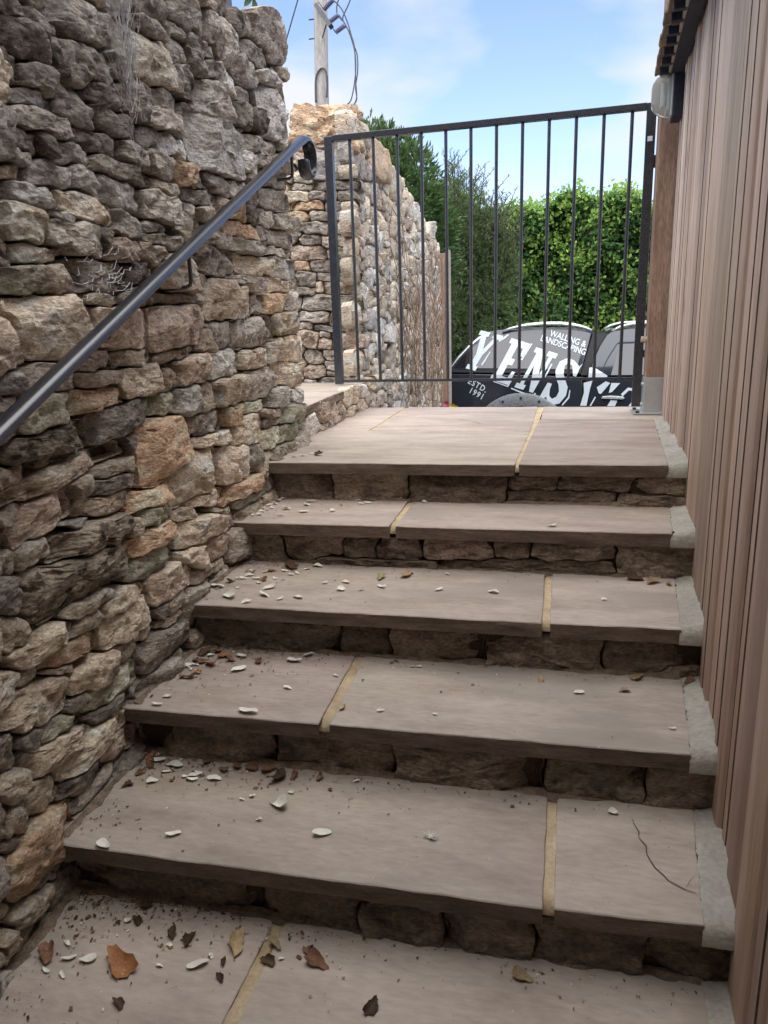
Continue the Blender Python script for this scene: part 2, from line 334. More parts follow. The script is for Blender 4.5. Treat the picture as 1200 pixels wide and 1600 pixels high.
def rubble(parent, name, stones, origin, U, V, Nn, seed, gap=0.004, grow=0.012, depth=0.13, nseg=40, rings=(0.15, 0.3, 0.44, 0.56, 0.67, 0.77, 0.86, 0.93, 0.975, 1.0),
           prot=0.018, mats=STONE, keep=300, warp=0.004, rough_amp=1.0, flat=False, stuff_name='rubble_fill', vclip=None, setback=None):
    rng = np.random.default_rng(seed)
    origin, U, V, Nn = map(Vector, (origin, U, V, Nn))
    C = np.array([s[:2] for s in stones]); E = np.array([max(s[2], s[3]) for s in stones])
    made = []
    th = np.linspace(0, 2 * math.pi, nseg, endpoint=False)
    T = np.linspace(0.03, 1.7, 56)
    for i, st in enumerate(stones):
        cu, cv, hu, hv, an, code = st[:6]
        near = [j for j in np.nonzero(np.hypot(*(C - C[i]).T) < E + E[i] * 1.7 + .03)[0] if j != i]
        # directions even in the stone's own proportions
        d = np.stack([np.sign(np.cos(th)) * np.abs(np.cos(th)) ** 0.8 * hu, np.sign(np.sin(th)) * np.abs(np.sin(th)) ** 0.8 * hv], -1) * 1.15
        c, s_ = math.cos(an), math.sin(an)
        d = np.stack([d[:, 0] * c - d[:, 1] * s_, d[:, 0] * s_ + d[:, 1] * c], -1)
        P = np.array([cu, cv]) + d[:, None, :] * T[None, :, None]
        ph = rng.uniform(0, 6.28, 8)
        W = P.copy()
        W[..., 0] += warp * (np.sin(P[..., 1] * 61 + P[..., 0] * 23) + np.sin(P[..., 0] * 97 - P[..., 1] * 41) * .6)
        W[..., 1] += warp * (np.sin(P[..., 0] * 53 + 1.3) + np.sin(P[..., 0] * 111 + P[..., 1] * 37) * .6)
        me_ = sdf(st, W)
        oth = np.full(me_.shape, 9.0)
        for j in near: oth = np.minimum(oth, sdf(stones[j], W))
        own = (me_ <= oth - gap) & (me_ < grow)
        own[:, 0] |= True
        cnt = np.cumprod(own, 1).sum(1)
        r = T[np.maximum(cnt - 1, 0)]
        if (cnt < 3).mean() > 0.45: continue
        r = 0.15 * np.roll(r, 1) + 0.7 * r + 0.15 * np.roll(r, -1)
        poly = np.array([cu, cv]) + d * r[:, None]
        if vclip: poly[:, 1] = np.clip(poly[:, 1], *vclip)
        x, y = poly[:, 0], poly[:, 1]
        area = 0.5 * abs(np.dot(x, np.roll(y, -1)) - np.dot(y, np.roll(x, -1)))
        if area < 0.00012: continue
        made.append((area, i, poly, code, st))
    made.sort(key=lambda m_: -m_[0])
    joined = {}
    for rank, (area, i, poly, code, st) in enumerate(made):
        rs = random.Random(seed * 1000 + i)
        cen = poly.mean(0)
        small = min(st[2], st[3])
        rad = min(rs.uniform(0.003, 0.010), small * 0.4)
        pr = rs.uniform(-0.35, 1.0) * prot + min(0.02, small * 0.25)
        if setback: pr += setback(cen)
        tu, tv = rs.gauss(0, .10), rs.gauss(0.05, .16)
        bulge = min(0.010, small * .18) * rs.uniform(-.5, .9)
        if flat: tu = tv = 0; bulge = 0; pr = rs.uniform(-.5, 1) * prot; rad = rs.uniform(.002, .006)
        cuts = []
        for _ in range(rs.randint(0, 2) if flat else rs.randint(4, 7)):
            an = rs.uniform(0, 6.283); sl = rs.uniform(.25, .9)
            ext = abs(math.cos(an)) * st[2] + abs(math.sin(an)) * st[3]
            cuts.append((pr + bulge + sl * ext * rs.uniform(.25, .8), -sl * math.cos(an), -sl * math.sin(an)))
        pit = 1.0 if code != 'k' else 1.7
        amp = rough_amp * min(1.0, small / .03) * pit
        verts = []; n = len(poly)
        def pos(p, h): return origin + U * p[0] + V * p[1] + Nn * h
        def height(p, s, rk):
            e = (1 - s) * rk
            q = p - cen
            h = pr + tu * q[0] + tv * q[1] + bulge * (1 - s * s)
            for a, gx, gy in cuts: h = min(h, a + gx * q[0] + gy * q[1])
            if e < rad: h -= (rad - math.sqrt(max(0, rad * rad - (rad - e) ** 2))) * 1.1
            w = pos(p, 0)
            k1 = noise.noise(w * 17 + Vector((i * 3.1, 0, 0))); k2 = noise.noise(w * 43 + Vector((0, i, 0))); k3 = noise.noise(w * 95)
            h += amp * (0.0055 * k1 + 0.0070 * k2 + 0.0048 * k3)
            if k2 < -.22: h += amp * 0.018 * (k2 + .22)
            return h
        rk = np.hypot(*(poly - cen).T)
        verts.append(pos(cen, height(cen, 0, float(rk.mean()))))
        for s in rings:
            for k in range(n):
                p = cen + (poly[k] - cen) * s
                verts.append(pos(p, height(p, s, float(rk[k]))))
        for s, h in ((1.0, -rad * .9 - .012 + pr * .5), (0.93, -depth)):
            for k in range(n):
                p = cen + (poly[k] - cen) * s
                verts.append(pos(p, h + .004 * nz(p[0], p[1], s, 40)))
        faces = [(0, 1 + k, 1 + (k + 1) % n) for k in range(n)]
        nr = len(rings) + 2
        for q in range(nr - 1):
            a, b = 1 + q * n, 1 + (q + 1) * n
            faces += [(a + k, b + k, b + (k + 1) % n, a + (k + 1) % n) for k in range(n)]
        # faces must look outwards along the normal
        if U.cross(V).dot(Nn) < 0: faces = [f[::-1] for f in faces]
        if rank < keep:
            add(name, [v[:] for v in verts], faces, mats[code], parent, smooth=True, sharp=30)
        else:
            L_ = joined.setdefault(code, MB()); L_.raw([v[:] for v in verts], faces)
    if joined:
        vv, ff, idx, ms = [], [], [], []
        for k_, (code, L_) in enumerate(joined.items()):
            o = len(vv); vv += L_.v; ff += [tuple(a + o for a in f) for f in L_.f]; idx += [k_] * len(L_.f); ms.append(mats[code])
        o = add(stuff_name, vv, ff, None, parent, smooth=True, sharp=30, mats=ms, idx=idx); o['kind'] = 'stuff'
    return made

LEFT_WALL_STONES=[
 (1.559,1.203,0.046,0.014,0.187,'b'),(1.676,1.208,0.07,0.011,0.038,'g'),(1.809,1.262,0.119,0.038,0.079,'b'),(1.597,1.148,0.076,0.034,0.084,'G'),
 (1.52,1.082,0.03,0.026,-0.197,'G'),(1.701,1.147,0.027,0.033,0.193,'G'),(1.823,1.165,0.085,0.038,0.118,'b'),(1.612,1.078,0.067,0.022,0.044,'t'),
 (1.502,1.014,0.029,0.023,0.043,'t'),(1.594,1.036,0.066,0.016,0.0,'t'),(1.622,0.994,0.111,0.023,0.013,'g'),(1.75,1.058,0.074,0.032,-0.074,'b'),
 (1.945,1.118,0.127,0.032,0.058,'b'),(1.915,1.059,0.089,0.029,0.004,'b'),(1.524,0.941,0.057,0.02,-0.023,'G'),(1.615,0.944,0.033,0.019,-0.125,'G'),
 (1.71,0.948,0.072,0.025,0.131,'g'),(1.831,0.992,0.089,0.02,0.003,'G'),(1.995,0.992,0.074,0.023,-0.096,'g'),(2.071,1.052,0.056,0.026,0.06,'G'),
 (2.117,1.269,0.14,0.056,0.078,'t'),(1.946,1.204,0.044,0.035,-0.049,'w'),(2.115,1.343,0.081,0.025,0.084,'g'),(2.072,1.157,0.034,0.031,-0.37,'b'),
 (2.162,1.405,0.097,0.025,0.217,'b'),(2.328,1.402,0.069,0.015,0.025,'t'),(2.35,1.449,0.064,0.031,-0.061,'g'),(2.468,1.488,0.052,0.047,-0.18,'g'),
 (2.578,1.479,0.061,0.049,0.164,'b'),(2.331,1.34,0.062,0.031,0.016,'g'),(2.421,1.346,0.061,0.032,-0.05,'b'),(2.494,1.409,0.089,0.025,0.067,'g'),
 (2.564,1.362,0.071,0.026,0.117,'b'),(2.686,1.351,0.077,0.036,0.068,'t'),(2.345,1.265,0.076,0.039,0.034,'G'),(2.557,1.266,0.157,0.055,0.079,'b'),
 (2.529,1.128,0.224,0.077,0.025,'w'),(2.217,1.185,0.086,0.025,0.069,'t'),(2.172,1.124,0.089,0.027,0.055,'b'),(2.218,1.06,0.083,0.031,0.028,'t'),
 (2.84,1.349,0.092,0.02,0.077,'g'),(2.8,1.281,0.088,0.042,0.111,'G'),(2.954,1.295,0.073,0.037,0.04,'G'),(2.781,1.222,0.115,0.015,0.102,'g'),
 (2.868,1.203,0.116,0.03,0.106,'g'),(3.117,1.366,0.15,0.092,0.155,'t'),(2.865,1.454,0.11,0.048,0.165,'g'),(2.719,1.488,0.085,0.052,0.153,'g'),
 (2.957,1.525,0.131,0.056,0.131,'b'),(2.862,1.578,0.108,0.038,0.24,'b'),(3.1,1.618,0.134,0.063,0.103,'g'),(3.072,1.478,0.122,0.04,0.149,'w'),
 (3.075,1.221,0.1,0.029,0.123,'g'),(2.127,0.993,0.076,0.032,-0.07,'b'),(2.286,0.995,0.089,0.034,0.022,'o'),(1.92,0.941,0.139,0.019,-0.01,'b'),
 (2.178,0.938,0.097,0.016,-0.014,'t'),(2.394,0.947,0.126,0.024,0.034,'g'),(2.423,0.987,0.059,0.016,-0.011,'b'),(2.521,0.998,0.08,0.021,-0.074,'b'),
 (2.116,0.879,0.103,0.036,-0.074,'g'),(2.3,0.876,0.086,0.04,-0.102,'t'),(2.411,0.9,0.047,0.018,-0.088,'t'),(1.905,0.886,0.101,0.034,-0.011,'t'),
 (2.089,0.818,0.104,0.014,0.02,'g'),(2.028,0.785,0.049,0.016,-0.012,'g'),(2.152,0.787,0.067,0.02,-0.02,'g'),(2.042,0.745,0.079,0.026,-0.036,'b'),
 (2.807,1.121,0.08,0.036,0.042,'w'),(2.971,1.155,0.08,0.024,0.093,'b'),(2.691,1.02,0.102,0.02,0.088,'g'),(2.841,1.004,0.089,0.028,0.012,'b'),
 (3.077,1.117,0.156,0.032,0.086,'g'),(3.087,1.022,0.167,0.035,0.01,'t'),(2.681,0.932,0.081,0.027,-0.012,'o'),(2.707,0.88,0.138,0.027,-0.024,'o'),
 (2.827,0.941,0.063,0.028,-0.062,'b'),(2.97,0.951,0.09,0.032,-0.042,'g'),(3.165,0.956,0.118,0.031,0.004,'g'),(2.942,0.879,0.089,0.024,-0.039,'t'),
 (3.153,0.886,0.134,0.031,0.015,'g'),(2.487,0.821,0.101,0.029,-0.032,'g'),(2.515,0.871,0.052,0.019,-0.013,'t'),(2.742,0.821,0.153,0.025,-0.006,'b'),
 (3.069,0.825,0.174,0.025,0.003,'b'),(2.453,0.76,0.179,0.044,-0.023,'b'),(2.821,0.76,0.188,0.035,-0.002,'t'),(3.143,0.759,0.147,0.058,-0.034,'t'),
 (2.321,0.681,0.073,0.022,-0.068,'b'),(2.735,0.688,0.16,0.025,-0.048,'g'),(3.081,0.701,0.181,0.039,-0.019,'t'),(1.504,0.902,0.057,0.018,0.099,'g'),
 (1.489,0.866,0.051,0.017,0.093,'o'),(1.612,0.881,0.072,0.026,0.07,'t'),(1.743,0.895,0.057,0.024,-0.042,'w'),(1.748,0.833,0.117,0.024,-0.096,'t'),
 (1.545,0.829,0.08,0.026,0.043,'t'),(1.448,0.826,0.017,0.012,0.003,'g'),(1.496,0.771,0.077,0.036,-0.065,'t'),(1.625,0.798,0.045,0.009,0.027,'t'),
 (1.669,0.75,0.104,0.031,-0.047,'g'),(1.924,0.811,0.066,0.03,-0.114,'b'),(1.974,0.838,0.037,0.01,0.029,'t'),(1.802,0.767,0.046,0.022,-0.007,'G'),
 (1.873,0.738,0.081,0.029,-0.022,'b'),(1.541,0.709,0.081,0.016,0.075,'t'),(1.421,0.725,0.013,0.022,-0.054,'b'),(1.414,0.683,0.015,0.01,-0.019,'g'),
 (1.454,0.642,0.065,0.028,-0.001,'e'),(1.562,0.654,0.041,0.03,0.01,'b'),(1.747,0.672,0.136,0.036,0.026,'G'),(1.954,0.691,0.068,0.034,0.053,'G'),
 (1.536,0.552,0.152,0.065,0.015,'t'),(1.729,0.612,0.091,0.012,0.002,'t'),(1.83,0.541,0.124,0.046,0.004,'b'),(1.696,0.464,0.08,0.023,-0.017,'b'),
 (1.869,0.458,0.095,0.02,-0.019,'t'),(1.711,0.422,0.104,0.016,-0.017,'b'),(1.501,0.439,0.103,0.024,-0.063,'g'),(1.381,0.431,0.039,0.021,-0.088,'w'),
 (1.686,0.366,0.118,0.025,0.002,'o'),(1.478,0.359,0.096,0.032,0.071,'e'),(1.778,0.309,0.135,0.04,0.047,'G'),(1.906,0.395,0.128,0.04,0.035,'b'),
 (1.468,0.289,0.141,0.03,0.042,'k'),(1.344,0.244,0.045,0.024,-0.019,'b'),(1.53,0.215,0.243,0.018,0.074,'b'),(1.725,0.183,0.123,0.016,-0.058,'b'),
 (1.72,0.148,0.121,0.02,-0.058,'G'),(1.57,0.173,0.034,0.02,0.015,'b'),(1.323,0.157,0.035,0.019,0.037,'b'),(1.426,0.12,0.113,0.035,0.14,'b'),
 (1.661,0.102,0.129,0.018,-0.081,'t'),(1.515,0.088,0.064,0.012,-0.101,'w'),(1.589,0.029,0.168,0.031,-0.125,'k'),(1.533,-0.056,0.209,0.054,-0.082,'k'),
 (1.483,0.079,0.042,0.01,-0.133,'o'),(1.29,0.109,0.021,0.012,-0.131,'g'),(1.382,0.065,0.056,0.024,0.055,'b'),(1.292,0.066,0.034,0.023,-0.008,'b'),
 (1.985,0.192,0.152,0.085,-0.032,'o'),(2.176,0.073,0.172,0.071,0.009,'t'),(2.473,0.056,0.128,0.057,-0.061,'t'),(2.016,0.322,0.073,0.033,-0.008,'e'),
 (2.166,0.314,0.087,0.043,-0.015,'w'),(2.302,0.312,0.069,0.039,0.052,'b'),(2.315,0.221,0.1,0.032,0.004,'g'),(2.323,0.163,0.15,0.021,-0.05,'t'),
 (2.488,0.22,0.073,0.025,-0.019,'o'),(2.637,0.148,0.148,0.043,-0.007,'t'),(1.878,0.062,0.1,0.018,-0.05,'o'),(1.912,0.011,0.098,0.017,-0.062,'e'),
 (2.118,-0.041,0.127,0.014,-0.149,'t'),(2.256,-0.033,0.123,0.021,-0.061,'b'),(2.54,-0.062,0.193,0.026,0.009,'o'),(2.585,-0.098,0.132,0.019,-0.046,'g'),
 (2.358,-0.103,0.08,0.016,-0.112,'g'),(1.877,-0.057,0.131,0.024,-0.037,'o'),(2.191,-0.119,0.175,0.04,-0.111,'t'),(2.082,-0.18,0.088,0.036,-0.101,'b'),
 (2.266,-0.199,0.107,0.041,-0.121,'b'),(1.859,-0.124,0.129,0.029,0.004,'g'),(2.67,0.028,0.072,0.042,-0.081,'G'),(2.146,0.543,0.165,0.059,0.044,'b'),
 (2.334,0.494,0.062,0.037,-0.031,'b'),(2.213,0.625,0.171,0.017,0.031,'b'),(2.554,0.623,0.192,0.064,0.029,'b'),(2.82,0.616,0.078,0.034,0.075,'g'),
 (3.012,0.626,0.13,0.041,0.075,'o'),(3.218,0.637,0.077,0.033,0.018,'w'),(2.452,0.515,0.111,0.045,0.036,'g'),(2.775,0.513,0.204,0.055,0.038,'g'),
 (3.109,0.537,0.141,0.045,0.008,'t'),(2.126,0.456,0.122,0.021,0.107,'b'),(2.224,0.41,0.126,0.044,0.029,'b'),(2.488,0.407,0.134,0.042,0.013,'w'),
 (2.736,0.415,0.137,0.034,0.017,'t'),(2.983,0.438,0.107,0.044,0.055,'t'),(3.178,0.435,0.107,0.055,0.011,'t'),(2.066,0.382,0.037,0.032,0.125,'b'),
 (2.512,0.322,0.132,0.043,0.056,'t'),(2.782,0.309,0.143,0.054,0.026,'g'),(3.109,0.32,0.18,0.049,-0.06,'t'),(2.726,0.239,0.148,0.017,-0.046,'e'),
 (2.998,0.248,0.122,0.042,0.01,'w'),(2.875,0.185,0.102,0.018,-0.073,'b'),(3.134,0.149,0.162,0.033,-0.073,'e'),(3.06,0.081,0.133,0.036,-0.001,'e'),
 (2.867,0.085,0.093,0.039,0.015,'e'),(3.208,0.227,0.083,0.022,-0.1,'w'),(2.91,0.143,0.06,0.016,-0.047,'b'),(1.68,-0.114,0.058,0.015,-0.105,'t'),
 (1.545,-0.126,0.09,0.017,-0.009,'t'),(1.688,-0.174,0.097,0.021,0.046,'t'),(1.525,-0.171,0.068,0.014,0.023,'t'),(1.695,-0.242,0.113,0.038,-0.035,'b'),
 (1.952,-0.207,0.123,0.042,0.067,'b'),(2.147,-0.267,0.084,0.017,-0.135,'b'),(2.282,-0.284,0.052,0.013,-0.11,'b'),(1.778,-0.308,0.06,0.022,-0.023,'t'),
 (1.923,-0.33,0.088,0.015,-0.09,'t'),(1.873,-0.386,0.143,0.044,-0.098,'G'),(1.283,-0.012,0.041,0.028,-0.316,'g'),(1.277,-0.096,0.054,0.029,-0.064,'t'),
 (1.352,-0.156,0.108,0.019,-0.018,'b'),(1.233,-0.158,0.025,0.016,-0.131,'t'),(1.45,-0.22,0.105,0.017,-0.125,'o'),(1.415,-0.257,0.082,0.009,-0.28,'b'),
 (1.544,-0.313,0.093,0.034,-0.139,'b'),(1.6,-0.396,0.125,0.024,-0.041,'e'),(1.665,-0.315,0.057,0.02,-0.282,'b'),(1.3,-0.282,0.118,0.046,-0.203,'t'),
 (1.291,-0.211,0.045,0.011,-0.076,'b'),(1.376,-0.381,0.093,0.018,-0.177,'e'),(1.352,-0.425,0.134,0.025,-0.159,'t'),(1.563,-0.433,0.096,0.017,-0.111,'G'),
 (1.496,-0.493,0.152,0.028,0.014,'b'),(1.195,-0.407,0.043,0.032,-0.209,'t'),(1.281,-0.5,0.069,0.025,-0.166,'t'),(1.432,-0.559,0.084,0.016,-0.102,'G'),
 (1.499,-0.619,0.122,0.013,-0.013,'g'),(1.176,-0.492,0.044,0.026,-0.147,'b'),(1.239,-0.621,0.126,0.055,-0.049,'o'),(1.595,-0.563,0.07,0.02,-0.186,'b'),
 (1.185,-0.732,0.066,0.021,-0.152,'t'),(1.288,-0.77,0.045,0.037,0.306,'G'),(1.1,-0.747,0.025,0.03,-0.137,'t'),(1.144,-0.816,0.088,0.016,0.106,'g'),
]
PIER_STONES=[
 (-1.417,1.742,0.215,0.116,-0.082,'o'),(-1.348,1.595,0.135,0.024,-0.076,'g'),(-1.356,1.484,0.152,0.087,-0.071,'w'),(-1.646,1.523,0.047,0.061,-0.072,'g'),
 (-1.559,1.418,0.066,0.029,-0.067,'t'),(-1.567,1.369,0.061,0.021,-0.065,'g'),(-1.352,1.361,0.143,0.027,-0.065,'g'),(-1.599,1.31,0.081,0.036,-0.062,'t'),
 (-1.464,1.31,0.059,0.027,-0.063,'g'),(-1.54,1.262,0.104,0.029,-0.061,'o'),(-1.281,1.301,0.06,0.029,-0.063,'g'),(-1.325,1.243,0.102,0.027,-0.06,'g'),
 (-1.594,1.194,0.079,0.03,-0.057,'o'),(-1.468,1.191,0.076,0.029,-0.058,'g'),(-1.284,1.182,0.063,0.027,-0.058,'g'),(-1.601,1.119,0.029,0.032,-0.054,'b'),
 (-1.484,1.121,0.088,0.036,-0.055,'g'),(-1.287,1.111,0.063,0.04,-0.055,'t'),(-1.543,1.054,0.086,0.034,-0.051,'g'),(-1.415,1.034,0.043,0.034,-0.051,'b'),
 (-1.288,1.034,0.061,0.036,-0.051,'t'),(-1.548,0.974,0.115,0.045,-0.048,'b'),(-1.325,0.96,0.099,0.034,-0.048,'t'),(-1.598,0.899,0.061,0.031,-0.045,'o'),
 (-1.383,0.889,0.155,0.039,-0.045,'g'),(-1.562,0.816,0.063,0.046,-0.041,'g'),(-1.36,0.818,0.138,0.026,-0.042,'g'),(-1.482,0.762,0.029,0.031,-0.039,'b'),
 (-1.341,0.754,0.112,0.037,-0.039,'b'),(-1.576,0.736,0.063,0.029,-0.038,'g'),(-1.412,0.664,0.193,0.047,-0.035,'g'),(-1.532,0.58,0.108,0.032,-0.031,'g'),
 (-1.324,0.558,0.101,0.047,-0.03,'t'),(-1.594,0.525,0.044,0.025,-0.028,'g'),(-1.376,0.498,0.16,0.023,-0.027,'g'),(-1.574,0.44,0.074,0.055,-0.025,'b'),
 (-1.459,0.466,0.039,0.021,-0.026,'g'),(-1.463,0.405,0.044,0.037,-0.023,'b'),(-1.313,0.422,0.094,0.052,-0.024,'b'),(-1.551,0.321,0.075,0.044,-0.019,'g'),
 (-1.364,0.333,0.142,0.032,-0.02,'g'),(-1.547,0.227,0.075,0.045,-0.015,'b'),(-1.411,0.26,0.059,0.028,-0.017,'g'),(-1.284,0.26,0.063,0.035,-0.017,'g'),
 (-1.413,0.211,0.059,0.016,-0.015,'g'),(-1.286,0.202,0.063,0.023,-0.014,'b'),
]
RISER_STONES=[
 [(-0.994, -0.112, 0.129, 0.036, 0.011),(-0.704, -0.106, 0.156, 0.036, 0.011),(-0.352, -0.106, 0.191, 0.041, 0.011),(-0.064, -0.082, 0.09, 0.021, 0.01),(0.042, -0.13, 0.195, 0.021, 0.013),(0.171, -0.084, 0.133, 0.022, 0.01),(0.368, -0.133, 0.118, 0.015, 0.014),(0.403, -0.094, 0.098, 0.024, 0.011)],
 [(-1.062, -0.27, 0.096, 0.047, 0.011),(-0.841, -0.236, 0.111, 0.054, 0.008),(-0.668, -0.26, 0.064, 0.033, 0.01),(-0.518, -0.261, 0.082, 0.028, 0.01),(-0.312, -0.259, 0.124, 0.028, 0.01),(-0.124, -0.249, 0.063, 0.021, 0.01),(0.086, -0.246, 0.142, 0.021, 0.009),(-0.605, -0.318, 0.215, 0.023, 0.015),(-0.073, -0.311, 0.294, 0.034, 0.015),(0.355, -0.266, 0.126, 0.065, 0.012)],
 [(-0.889, -0.435, 0.251, 0.052, 0.016),(-0.557, -0.432, 0.073, 0.052, 0.016),(-0.324, -0.436, 0.141, 0.046, 0.017),(-0.015, -0.444, 0.158, 0.05, 0.018),(0.318, -0.427, 0.13, 0.036, 0.017),(0.394, -0.454, 0.056, 0.027, 0.02)],
 [(-0.93, -0.592, 0.205, 0.059, 0.016),(-0.555, -0.6, 0.162, 0.058, 0.017),(-0.185, -0.595, 0.19, 0.062, 0.018),(0.128, -0.584, 0.123, 0.053, 0.017),(0.338, -0.582, 0.088, 0.056, 0.017)],
 [(-0.88, -0.781, 0.237, 0.075, 0.037),(-0.504, -0.772, 0.108, 0.068, 0.037),(-0.302, -0.772, 0.095, 0.049, 0.038),(-0.107, -0.774, 0.093, 0.055, 0.04),(0.111, -0.767, 0.11, 0.061, 0.04),(0.308, -0.777, 0.086, 0.068, 0.043)],
]
PETALS=[
 (0,-1.04,2.879,1.0),(0,-1.014,2.91,1.0),(0,-0.99,2.956,0.8),(1,-1.178,2.768,1.0),(1,-1.131,2.707,1.0),(1,-1.146,2.794,0.8),
 (1,-1.087,2.69,0.9),(1,-1.089,2.754,0.7),(1,-1.093,2.638,0.8),(1,-1.109,2.586,1.0),(1,-1.073,2.541,1.0),(1,-1.066,2.61,0.7),
 (1,-1.057,2.641,0.8),(1,-1.163,2.683,0.7),(1,-0.997,2.637,1.3),(1,-1.04,2.849,0.7),(1,-0.94,2.758,1.2),(1,-0.936,2.705,1.0),
 (1,-0.913,2.596,1.3),(1,-0.805,2.617,1.0),(1,-0.838,2.822,0.8),(1,-0.75,2.798,0.8),(1,-0.727,2.811,1.0),(1,-0.701,2.759,1.0),
 (1,-0.693,2.803,1.0),(1,-0.724,2.747,0.8),(1,-0.59,2.824,1.1),(1,-0.482,2.802,0.7),(1,0.01,2.5,1.2),(1,-0.988,2.541,1.0),
 (1,-1.094,2.53,0.8),(2,-1.106,2.187,1.9),(2,-1.012,2.097,2.0),(2,-0.908,2.195,1.6),(2,-0.901,2.13,1.4),(2,-0.838,2.104,0.9),
 (2,-0.935,2.062,1.2),(2,-0.786,2.123,1.3),(2,-0.815,2.435,1.4),(2,-0.669,2.284,1.0),(2,-0.666,2.21,1.3),(2,-0.599,2.22,0.8),
 (2,-0.538,2.259,1.2),(2,-0.344,2.255,1.2),(2,-0.168,2.262,1.4),(2,-1.028,2.308,1.2),(2,-0.992,2.28,1.0),(2,-1.038,2.274,1.0),
 (2,-0.984,2.349,0.8),(2,-0.964,2.238,0.9),(2,-1.06,2.27,0.8),(2,-0.925,2.289,0.8),(2,-0.92,2.371,0.8),(2,-0.739,2.269,0.8),
 (2,0.174,2.243,0.6),(2,-1.017,2.18,0.8),(2,-1.043,2.355,0.8),(2,-0.845,2.402,0.7),(2,-0.882,2.335,0.7),(2,-0.337,2.414,0.7),
 (2,-0.864,2.351,0.7),(3,-0.909,1.91,1.5),(3,-0.762,1.996,1.7),(3,-0.731,2.042,1.4),(3,-0.939,2.0,1.5),(3,-1.128,1.911,1.1),
 (3,-0.784,1.681,2.0),(3,-0.723,1.826,0.9),(3,-0.606,1.921,0.7),(3,-1.046,1.72,0.9),(3,-1.055,1.674,1.0),(3,-0.429,1.744,0.8),
 (3,-0.282,1.751,0.5),(3,0.095,1.93,0.9),(3,0.317,1.779,0.7),(3,-1.041,1.993,0.9),(3,-1.061,1.921,0.8),(3,-1.079,1.905,0.6),
 (3,-0.391,2.015,0.6),(3,-0.372,2.018,0.6),(4,-1.052,1.647,1.5),(4,-0.997,1.634,1.9),(4,-1.08,1.667,1.1),(4,-0.643,1.514,2.0),
 (4,-0.508,1.436,1.6),(4,-0.861,1.37,1.3),(4,-1.004,1.305,1.4),(4,-0.859,1.596,1.3),(4,-0.917,1.58,1.0),(4,-1.019,1.553,1.2),
 (4,-0.913,1.61,0.8),(4,-0.941,1.59,0.8),(4,-0.921,1.599,0.9),(4,0.17,1.635,1.0),(4,-0.479,1.651,0.8),(4,-1.003,1.6,0.8),
 (4,-0.728,1.543,0.6),(4,-0.75,1.526,0.5),(4,-0.676,1.458,0.6),(4,-0.634,1.574,0.6),(5,-0.717,1.178,1.5),(5,-1.006,1.136,1.2),
 (5,-0.961,1.142,1.4),(5,-0.993,1.097,0.8),(5,-1.036,1.1,0.7),(5,-0.804,1.213,0.7),(5,-0.935,1.259,0.8),(5,-0.798,1.159,0.5),
 (5,-1.036,1.174,0.8),(5,-0.699,1.204,0.5),(5,-0.543,1.225,0.4),
]
LEAVES=[
 (0,-0.952,2.928,1.4,'d'),(2,-0.911,2.415,2.0,'r'),(2,-0.56,2.345,1.3,'e'),(2,-0.478,2.375,1.5,'t'),(2,-1.069,2.236,1.2,'r'),(2,-0.962,2.264,1.2,'r'),
 (2,-0.47,2.403,0.9,'r'),(2,0.281,2.445,1.6,'r'),(2,0.338,2.422,1.6,'t'),(2,0.386,2.41,0.9,'t'),(2,-1.025,2.329,1.0,'t'),(2,-0.966,2.365,1.0,'t'),
 (3,-1.011,1.929,1.6,'o'),(3,-0.996,1.991,1.5,'o'),(3,-1.114,2.005,1.4,'r'),(3,-0.87,1.974,1.2,'r'),(3,-1.037,1.839,1.1,'r'),(3,-0.533,1.74,0.9,'t'),
 (3,0.217,1.961,0.9,'t'),(3,0.26,2.089,1.3,'t'),(3,-0.011,1.993,0.9,'t'),(3,-1.043,1.942,1.0,'r'),(3,-0.964,1.968,1.2,'r'),(3,0.401,2.048,1.0,'r'),
 (3,-1.031,2.018,1.1,'r'),(3,-1.109,1.95,1.0,'r'),(3,-1.084,1.84,0.9,'r'),(3,-1.027,1.874,0.8,'o'),(4,-0.688,1.626,1.7,'d'),(4,-0.775,1.658,1.2,'r'),
 (4,-0.727,1.654,1.2,'r'),(4,-0.85,1.636,1.0,'r'),(4,-1.109,1.631,1.2,'r'),(4,-1.11,1.584,1.0,'r'),(4,-0.69,1.655,1.0,'r'),(4,-0.821,1.656,1.0,'r'),
 (4,-0.91,1.662,0.9,'r'),(4,-0.649,1.642,0.9,'r'),(4,-1.111,1.669,1.0,'o'),(4,-0.578,1.645,0.8,'r'),(4,-1.118,1.527,1.0,'d'),(5,-0.882,1.146,2.4,'o'),
 (5,-0.658,1.243,1.8,'t'),(5,-0.465,1.232,1.5,'r'),(5,-0.324,1.149,1.3,'d'),(5,-0.031,1.278,1.4,'t'),(5,-1.062,1.143,1.8,'r'),(5,-0.57,1.258,1.2,'t'),
 (5,-0.913,1.313,1.2,'d'),(5,-0.913,1.263,1.0,'d'),(5,-0.768,1.235,1.4,'d'),(5,-0.835,1.057,1.0,'d'),(5,-0.569,1.215,1.0,'d'),(5,-0.813,1.244,1.0,'d'),
 (5,-0.493,1.252,0.9,'r'),(5,-0.653,1.154,0.7,'d'),(5,-0.664,1.193,0.6,'d'),
]

def wallx(y): return 0.304 + 0.0658 * y      # face line of the timber wall
NOSE = [2.79, 2.45, 2.04, 1.66, 1.305]
RISE = 0.16

# ================================================================ ground
g = MB(); g.raw([(-300, -300, -1.34), (300, -300, -1.34), (300, 300, -1.34), (-300, 300, -1.34)], [(0, 1, 2, 3)])
tag(g.build('ground', M_ASPHALT), kind='structure')

